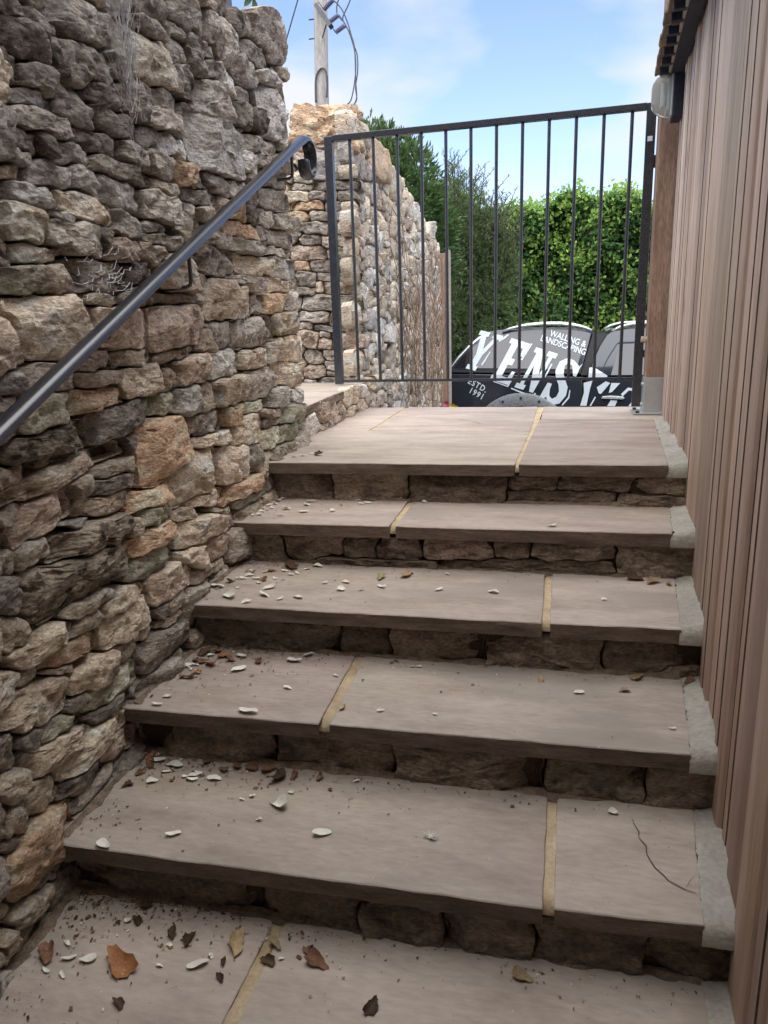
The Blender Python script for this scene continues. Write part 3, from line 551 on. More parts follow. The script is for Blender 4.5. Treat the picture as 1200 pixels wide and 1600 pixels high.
# ================================================================ stone steps
steps = thing('stone_steps', (-0.3, 2.0, -1.34), 'flight of brown sandstone slab steps rising to the railing gate', 'steps')
def slab(corners, z, t, seed, name='paving_slab', mat=M_SLAB, label=None, edge=0.003):
    """riven flagstone: uneven outline, softened arris, rough split sides"""
    pts = []
    n = len(corners)
    for i in range(n):
        a, b = np.array(corners[i]), np.array(corners[(i + 1) % n])
        k = max(2, int(np.hypot(*(b - a)) / 0.016))
        pts += [a + (b - a) * j / k for j in range(k)]
    pts = np.array(pts); cen = pts.mean(0)
    m = len(pts)
    tang = np.roll(pts, -1, 0) - np.roll(pts, 1, 0); nrm = np.stack([tang[:, 1], -tang[:, 0]], -1); nrm /= np.linalg.norm(nrm, axis=1)[:, None]
    verts = []
    def ring(inset, zz, amp, sc):
        for j in range(m):
            p = pts[j]
            w = amp * (noise.noise(Vector((p[0] * sc, p[1] * sc, seed + zz * 30))) + .6 * noise.noise(Vector((p[0] * sc * 3.1, p[1] * sc * 3.1, seed * 2 + zz * 60))))
            q = p + nrm[j] * (w - inset)
            verts.append((q[0], q[1], z + zz + 0.0015 * noise.noise(Vector((p[0] * 5, p[1] * 5, seed)))))
    ring(0.006, 0.0, edge * .8, 9); ring(0.002, -0.0012, edge, 9); ring(0.0, -0.004, edge, 9); ring(0.001, -t * .35, edge * 1.2, 16); ring(0.002, -t * .65, edge * 1.5, 21); ring(0.003, -t, edge * 1.2, 16)
    faces = [tuple(range(m))]
    for q in range(5):
        faces += [(q * m + j, (q + 1) * m + j, (q + 1) * m + (j + 1) % m, q * m + (j + 1) % m) for j in range(m)]
    faces.append(tuple(5 * m + j for j in range(m))[::-1])
    # ring order: outline runs counter-clockwise, so flip the sides outwards
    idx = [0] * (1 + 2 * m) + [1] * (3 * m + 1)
    o = add(name, verts, faces, None, steps, smooth=True, sharp=32, mats=[mat, M_EDGE], idx=idx)
    if label: o['label'] = label
    return o
def strip(x0a, x1a, ya, x0b, x1b, yb, z, mat, name, bumps=0.003, lift=0.0, n=30, m=6, seed=0, thick=0.03, front_round=True):
    """a bedded strip of mortar running from ya (front) to yb (back), raised by lift towards its right side"""
    v = []; f = []
    for i in range(n + 1):
        t = i / n; y = ya + (yb - ya) * t
        jt = 2.2 if name == 'cement_fillet' else 1.0; a = x0a + (x0b - x0a) * t + jt * (.006 * nz(y, seed, 0, 30) + .004 * nz(y, seed, 0, 90)); z_ = 0; b = x1a + (x1b - x1a) * t
        drop = 0.02 * max(0, 1 - t * n / 2) ** 2 if front_round else 0
        for j in range(m + 1):
            s = j / m; x = a + (b - a) * s
            zz = z + lift * s * s + bumps * nz(x, y, seed, 38) + bumps * .6 * nz(x, y, seed, 110) - drop - (0.006 if j == 0 else 0)
            v.append((x, y, zz))
    for i in range(n):
        for j in range(m):
            a = i * (m + 1) + j; f.append((a, a + 1, a + m + 2, a + m + 1))
    k = len(v)
    v += [(v[j][0], ya, z - thick) for j in range(m + 1)]
    f += [(j + 1, j, k + j, k + j + 1) for j in range(m)]
    return add(name, v, f, mat, steps, smooth=True)
def xr(y, w): return wallx(y) - w

# joint position on each level: (x at the front, x at the back)
JOINT = {1: (-0.538, -0.54), 2: (0.0, 0.005), 3: (-0.564, -0.571), 4: (0.02, 0.027)}
for i in range(1, 5):
    yf, yb = NOSE[i], NOSE[i - 1] + 0.06; z = -RISE * i
    ja, jb = JOINT[i]; gap = 0.011 if i in (1, 2, 4) else 0.015
    slab([(-1.22, yf - .012), (ja - gap, yf - .002), (jb - gap, yb), (-1.22, yb)], z, 0.047, i * 7.3)
    slab([(ja + gap, yf), (xr(yf, .068), yf + .012), (xr(yb, .052), yb), (jb + gap, yb)], z, 0.047, i * 7.3 + 3)
    strip(ja - gap - .004, ja + gap + .004, yf + .016, jb - gap - .004, jb + gap + .004, yb, z - .004, M_JOINT, 'mortar_joint', seed=i * 5.1, m=4)
    strip(xr(yf, .072), xr(yf, -.004), yf + .006, xr(yb, .056), xr(yb, -.004), yb - .03, z + .003, M_CEMENT, 'cement_fillet', bumps=.006, lift=.012, seed=i * 9.7, thick=.05)
# landing
slab([(-1.20, 2.775), (-0.131, 2.785), (-0.098, 3.636), (-1.22, 3.632)], 0, 0.047, 51)
slab([(-0.117, 2.787), (xr(2.80, .068), 2.803), (xr(4.05, .05), 4.057), (-0.066, 4.066)], 0.001, 0.047, 53)
slab([(-1.22, 3.645), (-0.912, 3.648), (-0.914, 4.66), (-1.24, 4.67)], -0.001, 0.047, 57)
slab([(-0.893, 3.648), (-0.098, 3.650), (-0.083, 4.65), (-0.893, 4.66)], 0.0, 0.047, 59)
slab([(-0.056, 4.086), (xr(4.07, .0), 4.078), (xr(4.6, .0), 4.63), (-0.048, 4.648)], 0.0, 0.047, 61)
strip(-.136, -.108, 2.80, -.102, -.044, 4.65, -.004, M_JOINT, 'mortar_joint', seed=77, m=4, n=90)
strip(-.916, -.889, 3.64, -.918, -.889, 4.65, -.004, M_JOINT, 'mortar_joint', seed=78, m=4, n=50)
strip(-1.2, -.10, 3.628, -1.2, -.10, 3.654, -.005, M_JOINT, 'mortar_joint', seed=79, m=60, n=3, front_round=False)
strip(-.07, xr(4.07, .0), 4.052, -.07, xr(4.07, .0), 4.092, -.003, M_JOINT, 'mortar_joint', seed=80, m=40, n=3, front_round=False)
strip(xr(2.80, .072), xr(2.80, -.004), 2.806, xr(4.06, .05), xr(4.06, -.004), 4.06, .003, M_CEMENT, 'cement_fillet', bumps=.010, lift=.016, seed=101, n=70, thick=.05)
# floor at the foot of the flight
z5 = -RISE * 5
slab([(-1.22, .40), (-.625, .40), (-.600, 1.37), (-1.22, 1.37)], z5, .047, 71)
slab([(-.590, .40), (xr(.4, .06), .40), (xr(1.37, .055), 1.37), (-.572, 1.37)], z5, .047, 73)
slab([(-1.22, -.6), (-.2, -.6), (-.2, .385), (-1.22, .385)], z5, .047, 74)
slab([(-.185, -.6), (xr(-.6, .0), -.6), (xr(.38, .0), .385), (-.185, .385)], z5, .047, 75)
slab([(-1.22, -2.3), (xr(-2.2, .0), -2.3), (xr(-.6, .0), -.615), (-1.22, -.615)], z5, .047, 76)
strip(-.632, -.584, .40, -.604, -.566, 1.36, z5 - .004, M_JOINT, 'mortar_joint', seed=120, m=4, n=50)
strip(xr(.4, .062), xr(.4, -.004), .40, xr(1.35, .058), xr(1.35, -.004), 1.34, z5 + .003, M_CEMENT, 'cement_fillet', bumps=.006, lift=.012, seed=121, n=50)
c_ = MB(); c_.box((-1.3, -2.3, -1.34), (wallx(0), 1.40, z5 - .048)); c_.build('bedding', M_DIRT, steps)
# risers: backing mass and rubble stones
for i in range(5):
    yf = NOSE[i]; zt = -RISE * i - .046; zb = -RISE * (i + 1)
    back = NOSE[i - 1] + .055 if i else 4.60
    b_ = MB(); b_.box((-1.3, yf + .055, -1.34), (xr(yf, -.03), back, zt))
    rb = b_.build('riser_backing', M_CORE, steps)
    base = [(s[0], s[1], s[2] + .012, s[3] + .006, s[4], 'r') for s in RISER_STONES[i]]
    rng = np.random.default_rng(40 + i)
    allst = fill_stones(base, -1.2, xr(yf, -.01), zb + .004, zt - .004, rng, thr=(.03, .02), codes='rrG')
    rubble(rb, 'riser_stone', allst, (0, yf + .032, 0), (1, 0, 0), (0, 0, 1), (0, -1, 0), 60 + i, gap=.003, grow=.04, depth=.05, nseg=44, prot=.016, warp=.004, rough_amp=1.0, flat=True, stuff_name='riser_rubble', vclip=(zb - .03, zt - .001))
# sandy dirt gathered where treads meet risers and the wall
def dirt(pts, nrm, z, w, h, seed, name='dirt_line'):
    v = []; f = []; n = 110; m = 5
    (xa, ya), (xb, yb) = pts
    for i in range(n + 1):
        t = i / n; x = xa + (xb - xa) * t; y = ya + (yb - ya) * t
        ww = w * (.65 + .55 * nz(x, y, seed, 9) + .35 * nz(x, y, seed, 31)); hh = h * (.7 + .6 * nz(x, y, seed + 4, 12))
        for j in range(m + 1):
            s = j / m
            q = max(0.004, ww) * s
            v.append((x + nrm[0] * q, y + nrm[1] * q, z - .002 + max(.0, hh) * (1 - s) ** 1.6 + .003 * nz(x * 3, y * 3, seed, 45) * (1 - s)))
    for i in range(n):
        for j in range(m):
            a = i * (m + 1) + j; f.append((a, a + m + 1, a + m + 2, a + 1))
    return add(name, v, f, M_DIRT, steps, smooth=True)
for i in range(1, 6):
    dirt(((-1.16, NOSE[i - 1] + .036), (xr(NOSE[i - 1], .06), NOSE[i - 1] + .036)), (0, -1), -RISE * i, .036, .016, i * 3.3)
    dirt(((-1.125, NOSE[i] + .01 if i < 5 else .3), (-1.125, NOSE[i - 1] + .03)), (1, 0), -RISE * i, .045, .014, i * 4.7)
dirt(((-1.14, 2.80), (-1.15, 3.30)), (1, 0), 0, .09, .03, 88)
dirt(((-1.165, 3.28), (-1.20, 4.66)), (1, 0), 0, .06, .03, 89)
def crack(pts, z, w=.0012):
    v = []; f = []
    for k, (x, y) in enumerate(pts):
        ww = w * (.4 + .9 * abs(math.sin(k * 1.7)))
        v += [(x - ww, y, z), (x + ww, y + ww, z)]
    f = [(2 * k, 2 * k + 1, 2 * k + 3, 2 * k + 2) for k in range(len(pts) - 1)]
    add('hairline_crack', v, f[::1], M_CRACK, steps)
crack([(.215, 1.61), (.225, 1.575), (.222, 1.555), (.236, 1.53), (.234, 1.50), (.246, 1.462), (.262, 1.44), (.270, 1.425), (.300, 1.405), (.32, 1.40)], z5 + RISE + .0028)
crack([(.300, 1.405), (.312, 1.43), (.325, 1.45), (.338, 1.46)], z5 + RISE + .0028, .0006)
crack([(-.80, 3.12), (-.74, 3.16), (-.66, 3.20), (-.60, 3.22), (-.5, 3.23), (-.4, 3.24), (-.33, 3.25)], .0028, .0022)
crack([(-.62, 4.05), (-.5, 4.06), (-.42, 3.98), (-.36, 3.88)], .0028, .0016)

# ================================================================ left retaining wall of rubble
lw = thing('rubble_wall', (-1.4, 1.5, -1.34), 'tall dry stone wall of grey and brown rubble beside the steps, carrying the handrail', 'wall')
core = MB(); core.box((-1.62, -2.3, -1.34), (-1.185, 3.14, 1.40)); core.build('wall_core', M_CORE, lw)
def ltop(u):
    return np.where(u < 2.60, 1.80, np.where(u < 2.78, 1.50, np.where(u < 3.0, 1.58, 1.66)))
def lbase(u):
    z = np.full_like(u, -.86)
    for i in range(4, -1, -1): z = np.where(u > NOSE[i], -RISE * i - .03, z)
    return z
rng = np.random.default_rng(7)
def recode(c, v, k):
    # greyish light on the upper wall put into stone colours; foot more ochre
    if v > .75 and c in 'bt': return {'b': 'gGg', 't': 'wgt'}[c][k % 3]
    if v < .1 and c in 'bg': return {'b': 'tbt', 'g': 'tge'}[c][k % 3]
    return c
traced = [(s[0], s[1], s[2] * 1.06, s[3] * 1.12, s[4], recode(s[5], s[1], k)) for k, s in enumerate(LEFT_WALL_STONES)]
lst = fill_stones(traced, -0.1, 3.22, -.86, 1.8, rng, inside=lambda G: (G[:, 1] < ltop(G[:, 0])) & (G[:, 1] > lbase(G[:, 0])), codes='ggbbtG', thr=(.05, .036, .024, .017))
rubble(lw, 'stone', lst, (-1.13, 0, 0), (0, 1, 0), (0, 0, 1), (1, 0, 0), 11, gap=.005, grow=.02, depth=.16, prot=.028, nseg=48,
       setback=lambda c: -0.0)

# ================================================================ low kerb and ledge before the pier
kb = thing('kerb_ledge', (-1.5, 3.9, -1.34), 'low stone kerb with a flagged ledge between the rubble wall and the pier', 'ledge')
b_ = MB(); b_.box((-1.95, 3.16, -1.34), (-1.20, 4.80, .112)); b_.build('kerb_core', M_CORE, kb)
rng = np.random.default_rng(17)
ks = fill_stones([], 3.16, 4.80, .0, .115, rng, thr=(.04, .028, .016), codes='tbtw')
rubble(kb, 'kerb_stone', ks, (-1.165, 0, 0), (0, 1, 0), (0, 0, 1), (1, 0, 0), 19, gap=.004, depth=.05, prot=.012, nseg=28)
_s = steps; steps = kb
slab([(-1.95, 3.2), (-1.135, 3.2), (-1.165, 4.05), (-1.95, 4.05)], .16, .045, 201, name='ledge_slab', edge=.007)
slab([(-1.95, 4.06), (-1.165, 4.06), (-1.195, 4.72), (-1.95, 4.72)], .159, .045, 203, name='ledge_slab', edge=.007)
steps = _s

# ================================================================ pier and boundary wall beyond the gate
bw = thing('boundary_wall', (-1.5, 6.4, -1.34), 'limestone boundary wall ending in a pier with an orange cap stone, overgrown with dry creeper', 'wall')
def stop(u): return 1.74 - (u - 4.75) * .125 + .05 * np.sin(u * 5.1) + .03 * np.sin(u * 13)
cv = []; cf = []
ys_ = np.linspace(4.82, 8.25, 30)
for y in ys_:
    zt = float(stop(np.array(y))) - .05
    cv += [(-1.245, y, -1.34), (-1.245, y, zt), (-1.75, y, zt), (-1.75, y, -1.34)]
for k in range(29):
    a = 4 * k
    cf += [(a, a + 4, a + 5, a + 1), (a + 1, a + 5, a + 6, a + 2), (a + 2, a + 6, a + 7, a + 3)]
cf += [(0, 1, 2, 3), (116 + 3, 116 + 2, 116 + 1, 116)]
add('wall_core', cv, cf, M_LIME, bw)
rng = np.random.default_rng(23)
pst = fill_stones([(s[0], s[1], s[2] * 1.04, s[3] * 1.08, s[4], s[5]) for s in PIER_STONES[1:]], -1.95, -1.21, .14, 1.62, rng, thr=(.04, .028, .016), codes='ggbt')
rubble(bw, 'pier_stone', pst, (0, 4.775, 0), (1, 0, 0), (0, 0, 1), (0, -1, 0), 29, gap=.006, grow=.02, depth=.16, prot=.022, nseg=36)
rng = np.random.default_rng(31)
sst = fill_stones([], 4.80, 8.25, -.55, 1.8, rng, step=.016, thr=(.055, .038, .026, .018), aspect=(1.1, 2.6), codes='ttwbgtwt', inside=lambda G: G[:, 1] < stop(G[:, 0]))
rubble(bw, 'stone', sst, (-1.225, 0, 0), (0, 1, 0), (0, 0, 1), (1, 0, 0), 37, gap=.003, grow=.02, depth=.08, prot=.016, nseg=20, rings=(.45, .75, .92, 1.0), keep=240)
def boulder(center, size, mat, parent, name, seed, rough=.13, sub=4):
    bm = bmesh.new(); bmesh.ops.create_icosphere(bm, subdivisions=sub, radius=1)
    for v in bm.verts:
        d = v.co.copy()
        # squarish block
        m_ = max(abs(d.x), abs(d.y), abs(d.z)); q = d / m_
        p = d.lerp(q, .62)
        s = 1 + rough * (noise.noise(d * 1.3 + Vector((seed, 0, 0))) + .5 * noise.noise(d * 3.7 + Vector((0, seed, 0))) + .28 * noise.noise(d * 9 + Vector((0, 0, seed))) + .12 * noise.noise(d * 22))
        v.co = Vector((p[k] * s * size[k] + center[k] for k in range(3)))
    bm.verts.index_update()
    o = add(name, [v.co[:] for v in bm.verts], [[v.index for v in f.verts] for f in bm.faces], mat, parent, smooth=True, sharp=45)
    bm.free(); return o
boulder((-1.41, 4.95, 1.69), (.205, .20, .155), STONE['o'], bw, 'cap_stone', 3.2, rough=.30, sub=5)
boulder((-1.27, 5.45, 1.60), (.10, .28, .13), STONE['o'], bw, 'coping_stone', 5.2)
boulder((-1.27, 6.0, 1.52), (.09, .22, .12), STONE['t'], bw, 'coping_stone', 7.7)
boulder((-1.29, 6.5, 1.46), (.10, .22, .10), STONE['t'], bw, 'coping_stone', 9.1)
# dry creeper on the boundary wall
rs = random.Random(5)
vb = MB()
for k in range(95):
    y = rs.uniform(5.9, 8.15); z = rs.uniform(-.5, .3)
    pts = []; dx = rs.uniform(-.2, .2)
    for q in range(rs.randint(6, 13)):
        pts.append((-1.195 + rs.uniform(-.02, .045) + (.03 if rs.random() < .1 else 0), y, z))
        z += rs.uniform(.05, .16); y += rs.gauss(dx * .2, .06)
        if z > stop(np.array(y)) - .1: break
    if len(pts) > 3: vb.tube(pts, [rs.uniform(.002, .0048)] * len(pts), 5, cap=False)
tag(vb.build('dry_creeper', M_VINE, None, smooth=True), 'tangle of dry leafless creeper stems clinging to the boundary wall', 'creeper', kind='stuff')
# timber post closing the far end of that wall
fp = thing('fence_post', (-1.15, 8.3, -1.34), 'weathered timber fence post with a pale edge closing the end of the boundary wall', 'post')
b_ = MB(); b_.box((-1.24, 8.28, -1.34), (-1.135, 8.38, 1.22), .006); b_.build('post_timber', M_POSTW, fp)
b_ = MB(); b_.box((-1.132, 8.27, -1.34), (-1.108, 8.39, 1.25), .004); b_.build('edge_batten', M_GREYW, fp)

# ================================================================ timber wall on the right
shed = thing('timber_shed', (1.0, 1.5, -1.34), 'shed wall of upright brown weathered boards along the right side of the steps', 'shed')
dW = Vector((.0658, 1, 0)).normalized(); nW = Vector((-dW.y, dW.x, 0))
lines = [4.26, 4.10, 3.96, 3.83, 3.69, 3.56, 3.44, 3.33, 3.203, 3.085, 2.894, 2.709, 2.531, 2.389, 2.216, 2.066, 1.911, 1.74, 1.60, 1.475, 1.345, 1.20, 1.07, .93, .79, .66]
y = .52
while y > -2.2: lines.append(y); y -= .14
lines.append(-2.25)
rs = random.Random(9)
Mw = Matrix(((dW.x, nW.x, 0, .304), (dW.y, nW.y, 0, 0), (0, 0, 1, 0), (0, 0, 0, 1)))   # local (along, out, up) -> world
ku = math.hypot(.0658, 1)
for k in range(len(lines) - 1):
    a, b = lines[k + 1] * ku + .003, lines[k] * ku - .003
    pr = rs.choice((0, .004, .008, .001, .011))
    zt = 1.63
    # moulded section: flat face, rounded arrises, a rebate on one side of some boards
    prof = [(a, -.022), (a, pr - .011), (a + .005, pr - .003), (a + .012, pr)]
    if rs.random() < .55:
        g0 = a + (b - a) * rs.uniform(.35, .65)
        prof += [(g0 - .006, pr), (g0 - .002, pr - .006), (g0 + .002, pr - .006), (g0 + .006, pr + .001)]
    prof += [(b - .012, pr + .001), (b - .005, pr - .002), (b, pr - .010), (b, -.022)]
    mb = MB(); tilt = rs.gauss(0, .0012)
    nseg = 14
    n = len(prof)
    for q in range(nseg + 1):
        z = -1.2 + (zt + 1.2) * q / nseg
        for (u, w) in prof:
            p = Mw @ Vector((u + tilt * z + .0012 * noise.noise(Vector((k, z * 1.7, 0))), w + .002 * noise.noise(Vector((k * 3.3, z * 1.3, 5))), z))
            mb.v.append(p[:])
    for q in range(nseg):
        for j in range(n - 1):
            i0 = q * n + j; mb.f.append((i0, i0 + n, i0 + n + 1, i0 + 1))
    mb.f = [f[::-1] for f in mb.f]
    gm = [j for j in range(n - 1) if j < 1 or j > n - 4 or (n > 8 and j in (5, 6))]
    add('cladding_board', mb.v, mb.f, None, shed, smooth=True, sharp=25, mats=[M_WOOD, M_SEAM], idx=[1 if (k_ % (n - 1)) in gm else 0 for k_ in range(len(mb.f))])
bk = MB()
bk.v = [(Mw @ Vector(p))[:] for p in ((-2.25, -.018, -1.34), (4.25, -.018, -1.34), (4.25, -1.6, -1.34), (-2.25, -1.6, -1.34), (-2.25, -.018, 1.64), (4.25, -.018, 1.64), (4.25, -1.6, 1.64), (-2.25, -1.6, 1.64))]
bk.f = [(0, 1, 2, 3)[::-1], (4, 5, 6, 7), (0, 1, 5, 4), (1, 2, 6, 5), (2, 3, 7, 6), (3, 0, 4, 7)]
bk.build('frame_backing', M_EAVE, shed)
def wbox(name, a, b, o0, o1, z0, z1, mat, bev=.003, parent=shed, rot=None):
    m_ = MB(); m_.box((a, o0, z0), (b, o1, z1), bev, Mw if rot is None else Mw @ rot); return m_.build(name, mat, parent)
wbox('eaves_board', -2.25, 4.20, .012, .068, 1.615, 1.66, M_EAVE)
wbox('eaves_fillet', -2.25, 4.20, .068, .078, 1.62, 1.645, M_GREYW, .002)
rs = random.Random(77)
a = 4.22; k = 0
while a > -2.2:
    w = rs.uniform(.11, .155)
    lift = .004 * (k % 2)
    m_ = MB(); mm = Mw @ Matrix.Translation((a - w, .135, 1.648 + lift)) @ Matrix.Rotation(R(-18), 4, 'X') @ Matrix.Rotation(R(rs.uniform(-2, 2)), 4, 'Z')
    m_.box((.003, -.42, 0), (w - .003, rs.uniform(-.004, .006), .012), .002, mm); m_.build('roof_shingle', M_SHINGLE, shed)
    if k % 1 == 0:
        wbox('rafter_end', a - w - .012, a - w + .018, .07, .118, 1.618, 1.648, M_EAVE, .002)
    a -= w; k += 1
rf = MB(); rf.v = [(Mw @ Vector(p))[:] for p in ((-2.25, .09, 1.70), (4.2, .09, 1.70), (4.2, -1.7, 2.25), (-2.25, -1.7, 2.25), (-2.25, .09, 1.675), (4.2, .09, 1.675), (4.2, -1.7, 2.225), (-2.25, -1.7, 2.225))]
rf.f = [(0, 1, 2, 3), (4, 5, 6, 7)[::-1], (0, 1, 5, 4), (1, 2, 6, 5), (2, 3, 7, 6), (3, 0, 4, 7)]
rf.build('roof', M_SHINGLE, shed)

# lamp on the end of the shed wall
lamp = thing('bulkhead_lamp', (.54, 4.12, 1.44), 'clear glass wall lamp on a dark base under the shed eaves', 'lamp')
wbox('lamp_base', 4.055, 4.20, .006, .052, 1.43, 1.648, M_EAVE, .006, lamp)
lp = lambda a, o, z: (Mw @ Vector((a, o, z)))[:]
gv = MB(); n = 12
secs = [(0.052, .000), (.075, .004), (.105, .012), (.128, .026), (.142, .045), (.147, .06)]
for o, ins in secs:
    ring_ = []
    for q in range(28):
        t = 2 * math.pi * q / 28; cx, cz = math.cos(t), math.sin(t)
        ex = math.copysign(abs(cx) ** .45, cx); ez = math.copysign(abs(cz) ** .45, cz)
        gv.v.append(lp(4.127 + ex * (.062 - ins * .6), o, 1.540 + ez * (.098 - ins)))
for s_ in range(len(secs) - 1):
    for q in range(28): gv.f.append((s_ * 28 + q, s_ * 28 + (q + 1) % 28, (s_ + 1) * 28 + (q + 1) % 28, (s_ + 1) * 28 + q))
gv.f.append(tuple(range((len(secs) - 1) * 28, len(secs) * 28)))
gv.f = [f[::-1] for f in gv.f]
gv.build('glass_cover', M_LAMPGLASS, lamp, smooth=True, sharp=50)
wbox('reflector', 4.085, 4.165, .054, .075, 1.47, 1.61, M_GALV, .006, lamp)
tb = MB(); tb.tube([lp(4.12, .09, 1.49), lp(4.12, .09, 1.59)], .014, 10); tb.build('bulb', M_GALV, lamp, smooth=True, sharp=40)
wbox('cover_rim', 4.062, 4.192, .050, .060, 1.438, 1.642, M_GALV, .004, lamp)

# ================================================================ gate post
gp = thing('gate_post', (.545, 4.33, 0), 'square brown timber gate post standing in a galvanised steel shoe', 'post')
b_ = MB(); b_.box((.492, 4.275, .195), (.603, 4.385, 2.25), .005); b_.build('post_timber', M_POSTW, gp)
b_ = MB(); b_.box((.487, 4.270, .008), (.608, 4.390, .198), .003); b_.build('steel_shoe', M_GALV, gp)
b_ = MB(); b_.box((.435, 4.225, .0035), (.628, 4.43, .0105), .002); b_.build('base_plate', M_GALV, gp)
for (x, y) in ((.456, 4.245), (.456, 4.405)):
    t_ = MB(); t_.tube([(x, y, .010), (x, y, .022)], .011, 6); t_.build('anchor_bolt', M_STEEL, gp)
for z in (.05, .16):
    t_ = MB(); t_.tube([(.487, 4.33, z), (.478, 4.33, z)], .010, 6); t_.build('shoe_bolt', M_GALV, gp)
t_ = MB(); t_.tube([(.492, 4.31, .40), (.462, 4.31, .40)], [.014, .016], 12); t_.build('rubber_stop', M_PEG, gp)

# ================================================================ gate of iron bars
gate = thing('iron_gate', (-.4, 4.45, .16), 'tall black iron railing gate of thin upright bars at the top of the steps', 'gate')
GL, GR = Vector((-1.297, 4.50, 0)), Vector((.462, 4.40, 0))
gd = (GR - GL).normalized(); gn = Vector((-gd.y, gd.x, 0)); glen = (GR - GL).length
Mg = Matrix(((gd.x, gn.x, 0, GL.x), (gd.y, gn.y, 0, GL.y), (0, 0, 1, 0), (0, 0, 0, 1)))
def gbox(name, a, b, w0, w1, z0, z1, bev=.0025, parent=gate, mat=M_STEEL):
    m_ = MB(); m_.box((a, w0, z0), (b, w1, z1), bev, Mg); return m_.build(name, mat, parent)
gbox('stile', -.024, .024, -.02, .02, .166, 1.575)
gbox('stile', glen - .024, glen + .024, -.02, .02, .03, 1.578)
gbox('top_rail', .0245, glen - .0245, -.02, .02, 1.548, 1.580)
gbox('bottom_rail', .0245, glen - .0245, -.018, .018, .178, .192)
for k in range(12):
    a = .126 + k * .1402
    t_ = MB(); t_.tube([Mg @ Vector((a, 0, .192)), Mg @ Vector((a, 0, .9)), Mg @ Vector((a, 0, 1.548))], .0095, 10)
    t_.build('bar', M_STEEL, gate, smooth=True, sharp=50)
gbox('latch', glen + .0245, glen + .045, -.016, .016, 1.30, 1.33)
gbox('latch', glen + .0245, glen + .040, -.010, .010, 1.27, 1.30)
gbox('hinge', glen + .0245, glen + .040, -.018, .018, .30, .34)
gbox('sticker', glen - .014, glen + .010, -.0225, -.0205, 1.395, 1.42, .0005, gate, M_DECAL)

# ================================================================ handrail
hr = thing('handrail', (-1.06, 1.8, .2), 'sloping black steel handrail with a scrolled end on the rubble wall', 'handrail')
hz = lambda y: .352 + (y - 1.229) * .4655
path = [(y, hz(y)) for y in np.linspace(-.4, 3.14, 60)]
path += [(3.19, 1.262), (3.235, 1.283), (3.275, 1.290), (3.31, 1.282), (3.335, 1.258), (3.342, 1.225), (3.336, 1.190), (3.318, 1.163), (3.290, 1.150), (3.262, 1.153), (3.243, 1.170), (3.236, 1.190), (3.240, 1.204)]
prof = [(-.025, -.006), (-.0255, .0), (-.022, .008), (-.014, .0135), (-.005, .0158), (.005, .0158), (.014, .0135), (.022, .008), (.0255, .0), (.025, -.006), (.018, -.004), (.008, .002), (-.008, .002), (-.018, -.004)]
mb = MB(); n = len(prof)
for k, (y, z) in enumerate(path):
    p0, p1 = path[max(k - 1, 0)], path[min(k + 1, len(path) - 1)]
    t = Vector((p1[0] - p0[0], p1[1] - p0[1])).normalized(); nn = Vector((-t.y, t.x))
    wide = 1.0 if k < 60 else 1.0 + .12 * math.sin((k - 60) / 12 * math.pi)
    for (a, b) in prof: mb.v.append((-1.048 + a * wide, y + nn.x * b, z + nn.y * b))
for k in range(len(path) - 1):
    for j in range(n): mb.f.append((k * n + j, k * n + (j + 1) % n, (k + 1) * n + (j + 1) % n, (k + 1) * n + j))
mb.f.append(tuple(range(n))[::-1]); mb.f.append(tuple(range((len(path) - 1) * n, len(path) * n)))
mb.build('rail', M_STEEL, hr, smooth=True, sharp=40)
for y in (3.085, 2.105, 1.0, .1):
    z = hz(y) - .003
    mb = MB(); mb.tube([(-1.048, y, z), (-1.048, y, z - .085), (-1.052, y, z - .097), (-1.064, y, z - .103), (-1.15, y, z - .108)], .0062, 8)
    mb.build('bracket', M_STEEL, hr, smooth=True, sharp=50)

# old cobwebs strung over the stones
rs = random.Random(31)
def cobweb(cu, cv, su, sv, n, label, slant):
    m_ = MB()
    for k in range(n):
        u = cu + rs.gauss(0, su); v = cv + rs.gauss(0, sv * .6); L = rs.uniform(.3, 1) * sv
        a = rs.gauss(slant, .25)
        p0 = Vector((-1.085 + rs.uniform(-.012, .012), u, v)); p1 = p0 + Vector((rs.uniform(-.02, .02), math.sin(a) * L, math.cos(a) * L))
        mid = p0.lerp(p1, .5) + Vector((.004, 0, -.006))
        m_.tube([p0, mid, p1], rs.uniform(.0003, .0008), 3, cap=False)
    tag(m_.build('cobweb', M_WEB), label, 'cobweb', kind='stuff')
cobweb(1.93, 1.20, .022, .14, 150, 'white cobweb streak hanging down the upper stones of the rubble wall', 0.05)
cobweb(1.72, .665, .06, .05, 45, 'grey cobweb stretched behind the handrail over the rubble wall', 1.2)
cobweb(2.55, .53, .05, .05, 40, 'thin cobweb over the stones beyond the lower handrail bracket', 1.0)

